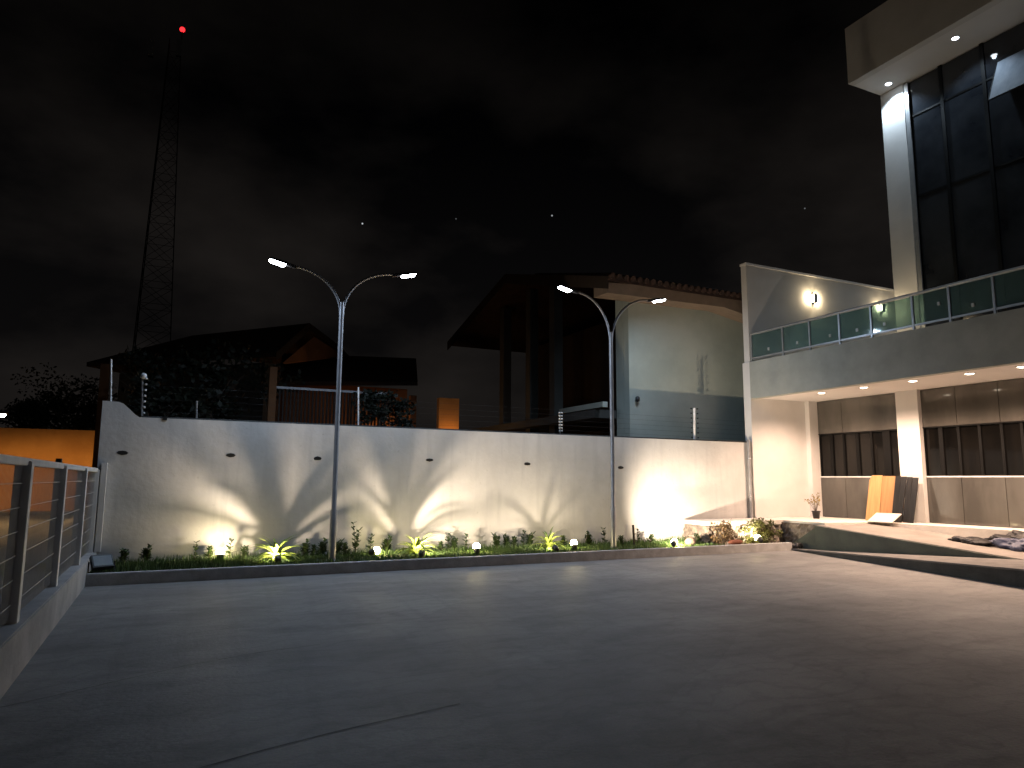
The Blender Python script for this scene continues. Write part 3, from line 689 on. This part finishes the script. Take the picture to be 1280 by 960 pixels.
def plant(kind, x, y, lab, sc=1.0, leafm=None, name='small_plant', cat='plant', grp='small shrubs along the garden bed'):
    p = PZ(x, y, BED_Z); p.z = BED_Z-.03
    p.y = min(max(p.y, 12.75), 14.1)
    if kind not in proto:
        t = thing(name, lab, cat, (0, 0, 0), grp); (st, lf), h = KINDS[kind]
        st.build('stem', M_STEM, t); lf.build('foliage', M_LEAF, t); proto[kind] = t
    else:
        t = copy_tree(proto[kind]); t['label'] = lab; t['group'] = grp
    t.location = p; t.rotation_euler.z = random.uniform(0, 6.28); s_ = sc*random.uniform(.92, 1.08); t.scale = (s_*1.2, s_*1.2, s_*1.1)
    return t
for a in (('low', 158, 697, 'dark low plant nearest the low wall in the bed corner'), ('bushy', 183, 697, 'dark bushy plant second from the left end of the bed'),
          ('slim', 241, 695, 'slim dark sapling left of the first glowing floodlight'), ('low', 260, 696, 'low plant touching the left side of the first glowing floodlight'),
          ('slim', 283, 694, 'slim sapling right behind the first glowing floodlight'), ('low', 305, 697, 'low tuft between the first floodlight and the leftmost rosette'),
          ('bushy', 381, 695, 'bushy plant at the right edge of the leftmost rosette'), ('low', 392, 694, 'low plant midway from the leftmost rosette to the left lamp post'),
          ('bushy', 402, 693, 'bushy plant just left of the left lamp post'), ('bushy', 422, 693, 'bushy plant just right of the left lamp post'),
          ('low', 431, 693, 'low plant second to the right of the left lamp post'), ('tall', 444, 692, 'tallest leafy plant, right of the left lamp post'),
          ('slim', 462, 691, 'slim sapling behind the floodlight left of the middle rosette'), ('bushy', 483, 690, 'bushy plant at the left edge of the middle rosette'),
          ('low', 551, 689, 'low plant at the right edge of the middle rosette'), ('slim', 561, 688, 'slim sapling right of the middle rosette'),
          ('bushy', 568, 687, 'bushy plant between the slim sapling and the centre floodlight'), ('slim', 582, 687, 'slim sapling touching the left of the centre floodlight'),
          ('bushy', 621, 685, 'bushy plant first to the right of the centre floodlight'), ('bushy', 633, 684, 'bushy plant second to the right of the centre floodlight'),
          ('low', 643, 684, 'low plant third to the right of the centre floodlight'), ('slim', 652, 683, 'slim dark sapling left of the smallest rosette'),
          ('bushy', 662, 683, 'dark bushy plant touching the smallest rosette on its left'), ('low', 704, 682, 'low plant between the smallest rosette and its glowing floodlight'),
          ('bushy', 736, 681, 'bushy plant right of the glowing floodlight by the smallest rosette'), ('slim', 756, 680, 'slim sapling just left of the right lamp post'),
          ('low', 776, 680, 'low plant just right of the right lamp post'), ('slim', 797, 679, 'slim plant climbing the short dark stake'),
          ('low', 814, 679, 'low plant left of the brightest floodlight'), ('low', 872, 677, 'low lit plant right of the brown stone')):
    plant(*a)

# big shrub in front of the rubble wall
def clump(c, r, n, seed, leaf, flat=1.0):
    rn = random.Random(seed); m = MB()
    cs = [(Vector((rn.gauss(0, .45)*r[0], rn.gauss(0, .45)*r[1], rn.uniform(-.75, .85)*r[2])), rn.uniform(.25, .5)) for _ in range(26)]
    for i in range(n):
        cc, rr = rn.choice(cs)
        d = Vector((rn.gauss(0, 1), rn.gauss(0, 1), rn.gauss(0, 1))); d = d/d.length*rr*(rn.random()**.4)
        p = Vector(c)+cc+Vector((d.x*r[0], d.y*r[1], d.z*r[2]))
        a = Vector((rn.gauss(0, 1), rn.gauss(0, 1), rn.gauss(0, .7))).normalized(); b = a.cross(Vector((rn.gauss(0, 1), rn.gauss(0, 1), rn.gauss(0, 1)))).normalized()
        L = leaf*rn.uniform(.6, 1.4)
        m.add([p, p+a*L*.5+b*L*.3, p+a*L, p+a*L*.5-b*L*.3], [(0, 1, 2, 3)])
    return m
sh = thing('shrub', 'leafy yellow green shrub glowing in the floodlight before the rubble wall', 'shrub', (12.9, 13.05, .16))
clump((12.95, 13.05, .42), (.55, .17, .27), 2600, 5, .05).build('foliage', M_SHRUB, sh)
st = MB(); rs_ = random.Random(8)
for k in range(16): x = 12.6+.05*k; st.tube([(12.9+(x-12.9)*.3, 13.05, .1), (x, 13.05+rs_.uniform(-.1, .1), .55)], [.008, .004], 5)
st.build('stem', M_STEM, sh)
sh2 = thing('shrub', 'thin reddish shrub at the left corner of the rubble wall', 'shrub', (11.75, 13.0, .16))
clump((11.8, 13.0, .40), (.28, .16, .28), 900, 6, .05).build('foliage', mat('reddish_leaf', (.20, .11, .06), (.12, .10, .035), 9, .6), sh2)
st = MB()
for k in range(8): st.tube([(11.78, 13.0, .1), (11.58+.06*k, 13.0+rs_.uniform(-.1, .1), .55)], [.007, .003], 5)
st.build('stem', M_STEM, sh2)
p = PZ(853, 680, BED_Z)
tag(MB().blob((p.x, 13.0, .24), (.14, .12, .10), 4, .18).build('stone', M_STONE), 'round brown stone in front of the floodlit wall', 'stone')
tag(MB().blob((PZ(906, 678, .17).x, 12.85, .20), (.22, .10, .06), 9, .2).build('stone', M_REDSTONE), 'flat reddish stone at the foot of the rubble wall', 'stone')
p = PZ(801, 683, BED_Z)
tag(MB().tube([(p.x, 13.4, .12), (p.x-.03, 13.4, .62)], [.028, .026], 6).build('stake', M_TIMBER), 'short dark wooden stake standing in the bed', 'stake')

# ================================================================== THINGS ON THE TERRACE AND RAMP
pp = thing('potted_plant', 'small sparse yellowish plant in a black pot by the white pier', 'potted plant', (15.3, 13.4, TZ))
MB().lathe([(0, 0), (.075, 0), (.10, .17), (.11, .17), (.11, .20), (.095, .20), (.09, .16), (0, .16)], 18, (15.3, 13.4, TZ)).build('pot', M_BLACK, pp)
rs2 = random.Random(21); st = MB(); lf = MB()
for k in range(9):
    a = rs2.uniform(0, 6.28); rr = rs2.uniform(.08, .26); h = rs2.uniform(.3, .52)
    tip = Vector((15.3+math.cos(a)*rr, 13.4+math.sin(a)*rr, TZ+.15+h)); b0 = Vector((15.3, 13.4, TZ+.15)); md = b0.lerp(tip, .5)+Vector((0, 0, .06))
    st.tube([b0, md, tip], [.006, .004, .002], 5)
    for i in range(9):
        c = md.lerp(tip, i/8); d = Vector((rs2.gauss(0, 1), rs2.gauss(0, 1), rs2.gauss(.3, 1))).normalized(); L = rs2.uniform(.04, .075); s_ = d.cross(Vector((.3, .2, 1))).normalized()*L*.3
        lf.add([c, c+d*L*.5+s_, c+d*L, c+d*L*.5-s_], [(0, 1, 2, 3)])
st.build('stem', M_STEM, pp); lf.build('foliage', mat('dry_yellow_leaf', (.40, .29, .08), (.28, .22, .06), 9, .6), pp)

def board(y0, y1, xb, xt, h, th, m, lab, grp, name='board', cut=0, yaw=0):
    # leaning sheet: bottom edge at xb, top edge at xt
    poly = [(xb, y0, TZ), (xb, y1, TZ), (xt, y1, TZ+h-cut), (xt-(xt-xb)*cut*.1, y1-cut*.7, TZ+h), (xt, y0, TZ+h)] if cut else [(xb, y0, TZ), (xb, y1, TZ), (xt, y1, TZ+h), (xt, y0, TZ+h)]
    m_ = MB().prism(poly, (th, 0, 0))
    if yaw:
        c = Vector((xb, (y0+y1)/2, 0)); m_.xf(Matrix.Translation(c) @ Matrix.Rotation(yaw, 4, 'Z') @ Matrix.Translation(-c))
    o = m_.build(name, m, bevel=.003); tag(o, lab, 'board', grp); return o
G = 'boards leaning beside the column'
yb0 = PX(1118, 640, 15.95).y; yb1 = PX(1084, 640, 15.95).y; yc0 = PX(1147, 640, 15.95).y
ym = (yb0+yb1)/2
board(ym+.0, yb1, 15.86, 16.1, 1.12, .02, M_WOOD, 'raw orange plywood board with a rounded corner, leftmost of the leaning stack', G, cut=.12)
board(yb0, ym-.006, 15.88, 16.1, 1.10, .02, mat('reddish_plywood', (.46, .24, .10), (.36, .18, .07), 2.5, .6, stretch=(1, 8, .6), detail=8), 'redder plywood board touching the black boards of the leaning stack', G)
w = (yb0-yc0)/4
bl = ['black faced board next to the plywood in the leaning stack', 'black faced board second from the plywood in the leaning stack', 'black faced board second from the right of the leaning stack', 'black faced board at the right end of the leaning stack, by the column']
for k in range(4):
    board(yb0-w*(k+1)+.004, yb0-w*k-.004, 15.80-.03*(k % 2), 16.07, 1.10-.012*k, .018, M_FILM, bl[k], G)
# pale sheet lying tilted on the terrace
a, b, c, d = PZ(1074, 652, TZ), PZ(1103, 653, TZ), PZ(1113, 644, TZ), PZ(1088, 642, TZ)
fb = MB().hexa([(15.10, 11.75, TZ+.01), (15.16, 11.15, TZ+.01), (15.62, 11.22, TZ+.2), (15.58, 11.85, TZ+.2)], [(15.095, 11.75, TZ+.025), (15.155, 11.15, TZ+.025), (15.615, 11.22, TZ+.215), (15.575, 11.85, TZ+.215)])
tag(fb.build('board', M_WHITEBOARD), 'pale flat board lying tilted on the terrace in front of the plywood', 'board')
tp = MB()
q0 = PX(1222, 679, 14.55); 
from mathutils import noise
def sheet(c, r, seed, amp=.35):
    b = MB().blob(c, r, seed, amp, 5); o = Vector((seed*3.1, seed*1.7, 0)); c = Vector(c)
    for i, p in enumerate(b.v):
        d = p-c; k = 1+.38*(abs(noise.noise(p*5+o))*2-.5)+.14*abs(noise.noise(p*13+o))
        b.v[i] = c+Vector((d.x*k, d.y*k, d.z*k))
    return b
tag(sheet((14.50, 9.0, .44), (.20, .48, .085), 3).build('plastic_sheet', M_CLOTH), 'crumpled dark plastic sheet on the ramp, left of the blue bag', 'plastic sheet')
tag(sheet((14.65, 8.2, .42), (.22, .46, .17), 5).build('bag', M_BLUEBAG), 'crumpled blue and white bag lying on the ramp', 'bag')
tag(sheet((15.0, 8.0, .48), (.17, .80, .19), 8).build('bag', M_CLOTH), 'dark bag behind the blue bag against the terrace edge', 'bag')
tag(sheet((14.55, 7.35, .34), (.20, .30, .09), 12).build('bag', M_CLOTH), 'small dark bag at the right edge of the photo, right of the blue bag', 'bag')
tag(sheet((13.52, 12.48, .08), (.16, .10, .09), 15).build('bag', M_CLOTH), 'small dark bundle at the right end of the garden kerb', 'bag')

# ================================================================== NEIGHBOURS
# far ochre wall across the street, and street lamp that lights it
ow = MB().box(-60, 6, 38.9, 39.15, -.05, 3.76); ow.box(-60, 6, 38.86, 39.19, 3.76, 3.82)
tag(ow.build('ochre_wall', M_ORANGE), 'tall orange wall across the street beyond the mesh fence', 'wall')
lp = PY(-1, 521, 31.0)
sl = thing('street_lamp', 'bright street lamp glaring at the left edge above the orange wall', 'street lamp', (lp.x-1.2, 31.0, 0))
MB().tube([(lp.x-1.2, 31, -.05), (lp.x-1.2, 31, lp.z+.1), (lp.x-.8, 31, lp.z+.25), (lp.x, 31, lp.z+.2)], [.09, .07, .05, .04], 10).build('pole', M_STEEL, sl)
hd = MB().box(lp.x-.25, lp.x+.25, 30.88, 31.12, lp.z+.10, lp.z+.22).build('lamp_head', M_LAMPBODY, sl, bevel=.02)
MB().blob((lp.x, 31, lp.z+.06), (.2, .11, .08), 2, .01).build('lens', E_STREET, hd)
light('SPOT', 'street_light', (lp.x, 31, lp.z-.05), 2600, (1, .58, .22), sl, aim=(lp.x+.3, 31.5, 0), size=.12, spot=172, blend=.3)

# left house: hip roof with a gable end turned towards the parking
lh = thing('house', 'low dark tiled house with an orange gable behind the left half of the wall', 'house', (2, 26, 0))
A, Fp, B, R_, Gp = PY(108, 458, 26.5), PY(345, 446, 22.3), PY(386, 409, 24.2), PY(240, 424, 28.5), PY(425, 438, 26.0)
up_ = Vector((0, 0, .14))
A2 = A+Vector((4, 5, 0)); G2 = Gp+Vector((2.5, 6, 0))
rf = MB()
for q in ((A, Fp, B, R_), (B, Gp, G2, R_+Vector((2, 4, 0))), ):
    q = [Vector(p) for p in q]; rf.add([p for p in q]+[p+up_ for p in q], [(0, 1, 2, 3), (4, 5, 6, 7), (0, 1, 5, 4), (1, 2, 6, 5), (2, 3, 7, 6), (3, 0, 4, 7)])
rf.add([R_, A, A2], [(0, 1, 2)])
rf.build('roof', M_TILE, lh)
gi = Vector((.25, .35, -.12))
MB().prism([Fp+gi, Gp+gi, B+gi+Vector((0, 0, -.12))], (.1, .2, 0)).build('gable_wall', M_DIMOCHRE, lh)
vg = MB()
for p, q in ((Fp, B), (B, Gp)): vg.prism([p+Vector((0, -.03, -.08)), q+Vector((0, -.03, -.08)), q+Vector((0, -.03, .14)), p+Vector((0, -.03, .14))], (.05, .06, 0))
vg.build('verge_board', M_TIMBER, lh)
a, b = A+Vector((.9, .9, 0)), Fp+Vector((-.2, .9, 0))
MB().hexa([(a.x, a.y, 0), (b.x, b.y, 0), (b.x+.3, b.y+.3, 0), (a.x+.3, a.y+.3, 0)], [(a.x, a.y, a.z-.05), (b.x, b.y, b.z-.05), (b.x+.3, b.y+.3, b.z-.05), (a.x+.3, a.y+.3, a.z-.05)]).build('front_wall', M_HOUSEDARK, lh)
for x, y in ((130, 480), (195, 483), (345, 470)):
    p = PY(x, y, 24.2)
    MB().box(p.x-.12, p.x+.12, 24.1, 24.34, 0, p.z+.6 if x < 300 else p.z+.3).build('veranda_post', M_DIMOCHRE, lh)
# lower wing to the right
e0, e1, t0, t1 = PY(350, 482, 24), PY(522, 482, 24.3), PY(352, 446, 28), PY(520, 452, 28.5)
w_ = MB(); q = [e0, e1, t1, t0]; w_.add(q+[p+up_ for p in q], [(0, 1, 2, 3), (4, 5, 6, 7), (0, 1, 5, 4), (1, 2, 6, 5), (2, 3, 7, 6), (3, 0, 4, 7)])
w_.build('lower_roof', M_TILE, lh)
MB().box(e0.x+.2, e1.x-.1, 25.2, 25.4, 0, e0.z+.3).build('wing_wall', M_DIMOCHRE, lh)
for x in (360, 440, 516):
    p = PY(x, 500, 24.6); MB().box(p.x-.11, p.x+.11, 24.5, 24.72, 0, e0.z).build('veranda_post', M_DIMOCHRE, lh)
# lit porch block at the right of the wing
p0, p1 = PY(549, 497, 22), PY(574, 497, 22)
MB().box(p0.x, p1.x, 22, 22.2, 0, p0.z).build('porch_wall', M_ORANGE, lh)
pl = thing('added_porch_lamp', 'unseen porch lamp added to warm the orange neighbour wall, low behind the white wall', 'wall lamp', (p0.x+.2, 21.6, 2.4))
MB().lathe([(.0, -.1), (.07, -.08), (.08, .05), (.03, .12), (0, .12)], 12, (p0.x+.2, 21.75, 2.5)).build('lamp_glass', emit('porch_glass', (1, .6, .25), 8), pl)
MB().box(p0.x+.17, p0.x+.23, 21.8, 21.998, 2.60, 2.66).build('bracket', M_BLACK, pl)
light('POINT', 'added_porch_light', (p0.x+.35, 21.55, 2.9), 16, (1, .5, .16), pl, size=.08)  # unseen lamp added to warm the porch block

wl = thing('added_porch_lamp', 'unseen porch lamp added under the lower tiled roof to warm the wall behind the dark bush', 'wall lamp', (e1.x-1.0, 24.4, 3.1))
MB().lathe([(.0, -.1), (.07, -.08), (.08, .05), (.03, .12), (0, .12)], 12, (e1.x-1.0, 24.4, 3.15)).build('lamp_glass', bpy.data.materials['porch_glass'], wl)
MB().tube([(e1.x-1.0, 24.4, 3.25), (e1.x-1.0, 24.4, e0.z-.1)], .012, 6).build('pendant_rod', M_BLACK, wl)
light('POINT', 'added_porch_light', (e1.x-1.0, 24.4, 2.95), 26, (1, .5, .18), wl, size=.08)  # added below the sight line to brighten the wing wall
# palisade railing behind the wall
pf = thing('palisade_fence', 'dim upright bar railing behind the wall, left of centre', 'fence', (3.5, 19, 0))
c0, c1 = PY(350, 486, 19), PY(478, 489, 19)
bars = MB(); n = 30
for k in range(n): x = c0.x+(c1.x-c0.x)*k/(n-1); bars.box(x-.02, x+.02, 18.98, 19.02, 0, c0.z)
bars.build('bars', M_TIMBER, pf)
MB().box(c0.x-.1, c1.x+.1, 18.96, 19.04, c0.z, c0.z+.06).build('rail', M_STEEL, pf)
MB().box(c0.x-.28, c0.x-.1, 18.9, 19.1, 0, c0.z+.55).build('pillar', M_DIMOCHRE, pf)

# right house: tall pale wall, tiled roof, open dark veranda on its left side
rh = thing('house', 'tall pale house with tiled eaves rising behind the right half of the wall', 'house', (12, 18, 0))
YH = 15.25; YV = 14.62
xl = PY(787, 500, YH).x
zr = 6.9
MB().box(xl, 19.5, YH, YH+.25, 0, 6.65).build('front_wall', M_HOUSEWALL, rh)
e_a, e_b, e_c = PY(759, 353, YV), PY(905, 364, YV), PY(960, 374, YV)
l_a, l_b, l_c = PY(759, 366, YV), PY(905, 384, YV), PY(960, 404, YV)
# eave soffit board (faces camera), and boarded underside
ev = MB()
for (p, q, r, s_) in ((e_a, e_b, l_a, l_b), (e_b, e_c, l_b, l_c)):
    ev.hexa([(r.x, YV, r.z), (s_.x, YV, s_.z), (s_.x, YH-.003, s_.z+.02), (r.x, YH-.003, r.z+.02)], [(p.x, YV, p.z), (q.x, YV, q.z), (q.x, YH-.003, q.z+.25), (p.x, YH-.003, p.z+.25)])
ev.build('eave_board', M_EAVE, rh)
# gable plane and roof sheets
gx = e_a.x
rz, bk = PX(632, 348, gx), PX(560, 432, gx)
ridge_y = max(YV+3, rz.y); back_y = max(ridge_y+3, bk.y)
rt_ = MB()
for (p, q) in (((YV-.06, e_a.z+.03), (rz.y, rz.z)), ((rz.y, rz.z), (bk.y, bk.z))):
    (ya_, za_), (yb_, zb2) = p, q
    rt_.hexa([(gx, ya_, za_), (19.5, ya_, za_), (19.5, yb_, zb2), (gx, yb_, zb2)], [(gx, ya_, za_+.12), (19.5, ya_, za_+.12), (19.5, yb_, zb2+.12), (gx, yb_, zb2+.12)])
rt_.build('roof', M_TILE, rh)
tl = MB(); x = gx+.08
sl_ = (rz.z-e_a.z)/(rz.y-YV)
while x < 19.4:
    y1 = min(rz.y-.1, YV+4.0)
    tl.tube([(x, YV-.14, e_a.z+.15), (x, y1, e_a.z+.15+sl_*(y1-YV))], [.075, .06], 8); x += .21
tl.build('tile_row', M_TILE, rh)
vb = MB()
for (p, q) in (((YV-.06, e_a.z), (rz.y, rz.z)), ((rz.y, rz.z), (bk.y, bk.z))):
    vb.prism([(gx-.03, p[0], p[1]-.18), (gx-.03, q[0], q[1]-.18), (gx-.03, q[0], q[1]+.15), (gx-.03, p[0], p[1]+.15)], (.03, 0, 0))
vb.build('verge_board', M_TIMBER, rh)
MB().box(xl, xl+.3, YH+.26, YH+.6, 0, 6.6).build('corner_pier', M_HOUSEWALL, rh)
for px in (632, 665, 695):
    p = PX(px, 430, gx+.9); hz = rz.z-.3-abs(p.y-rz.y)*.12
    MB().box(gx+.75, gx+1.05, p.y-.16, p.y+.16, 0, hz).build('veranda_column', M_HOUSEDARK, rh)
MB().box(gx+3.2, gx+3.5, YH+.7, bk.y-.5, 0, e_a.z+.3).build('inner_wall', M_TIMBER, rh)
p = PX(730, 510, gx+.5)
MB().box(gx+.4, gx+.55, YH+.25, p.y+1.2, p.z-.07, p.z+.07).build('balcony_beam', M_HOUSEWALL, rh)
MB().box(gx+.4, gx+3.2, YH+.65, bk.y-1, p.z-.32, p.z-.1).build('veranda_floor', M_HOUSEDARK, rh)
MB().lathe([(0, -.09), (.05, -.08), (.06, .02), (.02, .06), (0, .06)], 12, (PY(797, 498, YH-.08).x, YH-.08, PY(797, 498, YH-.08).z)).build('bulkhead_lamp', M_BLACK, rh)

# dark trees and bushes behind the wall
def tree(c, r, n, seed, leaf, trunk, lab, cat='tree', name='tree', grp='trees behind the wall'):
    t = thing(name, lab, cat, (c[0], c[1], 0), grp)
    clump(c, r, n, seed, leaf).build('crown', M_DARKLEAF, t)
    m = MB(); rr = random.Random(seed)
    m.tube([(c[0], c[1], 0), (c[0]+.05, c[1], c[2]-r[2]*.6), (c[0]+.1, c[1], c[2])], [trunk, trunk*.75, trunk*.3], 8)
    for k in range(6):
        a = rr.uniform(0, 6.28); m.tube([(c[0]+.05, c[1], c[2]-r[2]*.5), (c[0]+math.cos(a)*r[0]*.6, c[1]+math.sin(a)*r[1]*.6, c[2]+r[2]*rr.uniform(0, .5))], [trunk*.45, trunk*.12], 6)
    m.build('trunk', M_STEM, t)
def at(x, y, Y): return tuple(PY(x, y, Y))
tree(at(92, 520, 44), (2.6, 2, 2.0), 6500, 31, .17, .2, 'dark round tree above the orange wall at far left')
tree(at(42, 528, 46), (2.4, 2, 1.3), 4000, 37, .17, .2, 'low dark tree left of the round tree above the orange wall')
tree(at(262, 486, 20), (1.5, 1.1, 1.0), 3000, 32, .15, .1, 'dark leafy tree in front of the low house')
tree(at(205, 505, 19), (.8, .7, .6), 1300, 33, .13, .07, 'smaller dark tree left of the leafy tree before the low house')
tree(at(472, 512, 18), (.55, .5, .45), 1300, 34, .10, .05, 'dark bush right of the bar railing', 'bush', 'bush', 'bushes behind the wall')
tree(at(497, 518, 18.5), (.45, .4, .42), 1000, 35, .10, .05, 'dark bush beside the lit porch', 'bush', 'bush', 'bushes behind the wall')

# lattice mast with red aviation light
mt = thing('radio_mast', 'tall dark lattice radio mast with a red warning light on top', 'mast', (-3, 110, 0))
cx, cyy = ray_c = (-2.9, 110.0)
m = MB(); H0, H1 = 0, 66
def hw(z): return 2.9+(0.75-2.9)*(z/66)
for sx_, sy_ in ((-1, -1), (1, -1), (1, 1), (-1, 1)):
    m.tube([(cx+sx_*hw(0), cyy+sy_*hw(0), 0), (cx+sx_*hw(66), cyy+sy_*hw(66), 66)], .07, 5)
z = 0
while z < 64:
    z2 = z+3.2; a, b = hw(z), hw(z2)
    for (p, q) in (((-1, -1), (1, -1)), ((1, -1), (1, 1)), ((1, 1), (-1, 1)), ((-1, 1), (-1, -1))):
        m.tube([(cx+p[0]*a, cyy+p[1]*a, z), (cx+q[0]*b, cyy+q[1]*b, z2)], .03, 4); m.tube([(cx+q[0]*a, cyy+q[1]*a, z), (cx+p[0]*b, cyy+p[1]*b, z2)], .03, 4)
        m.tube([(cx+p[0]*b, cyy+p[1]*b, z2), (cx+q[0]*b, cyy+q[1]*b, z2)], .03, 4)
    z = z2
m.build('lattice', M_MAST, mt)
for x, y in ((189, 60), (224, 60)):
    p = PY(x, y, 108.5); MB().box(p.x-.35, p.x+.35, 108.3, 108.8, p.z-1.3, p.z+1.3).build('antenna', M_ANT, mt)
p = PY(228, 37, 110)
MB().tube([(p.x, 110, 64), (p.x, 110, p.z-.1)], .1, 6).build('top_pole', M_MAST, mt)
rl_ = MB().blob((p.x, 110, p.z), (.38, .38, .38), 2, .01).build('warning_light', E_RED, mt)
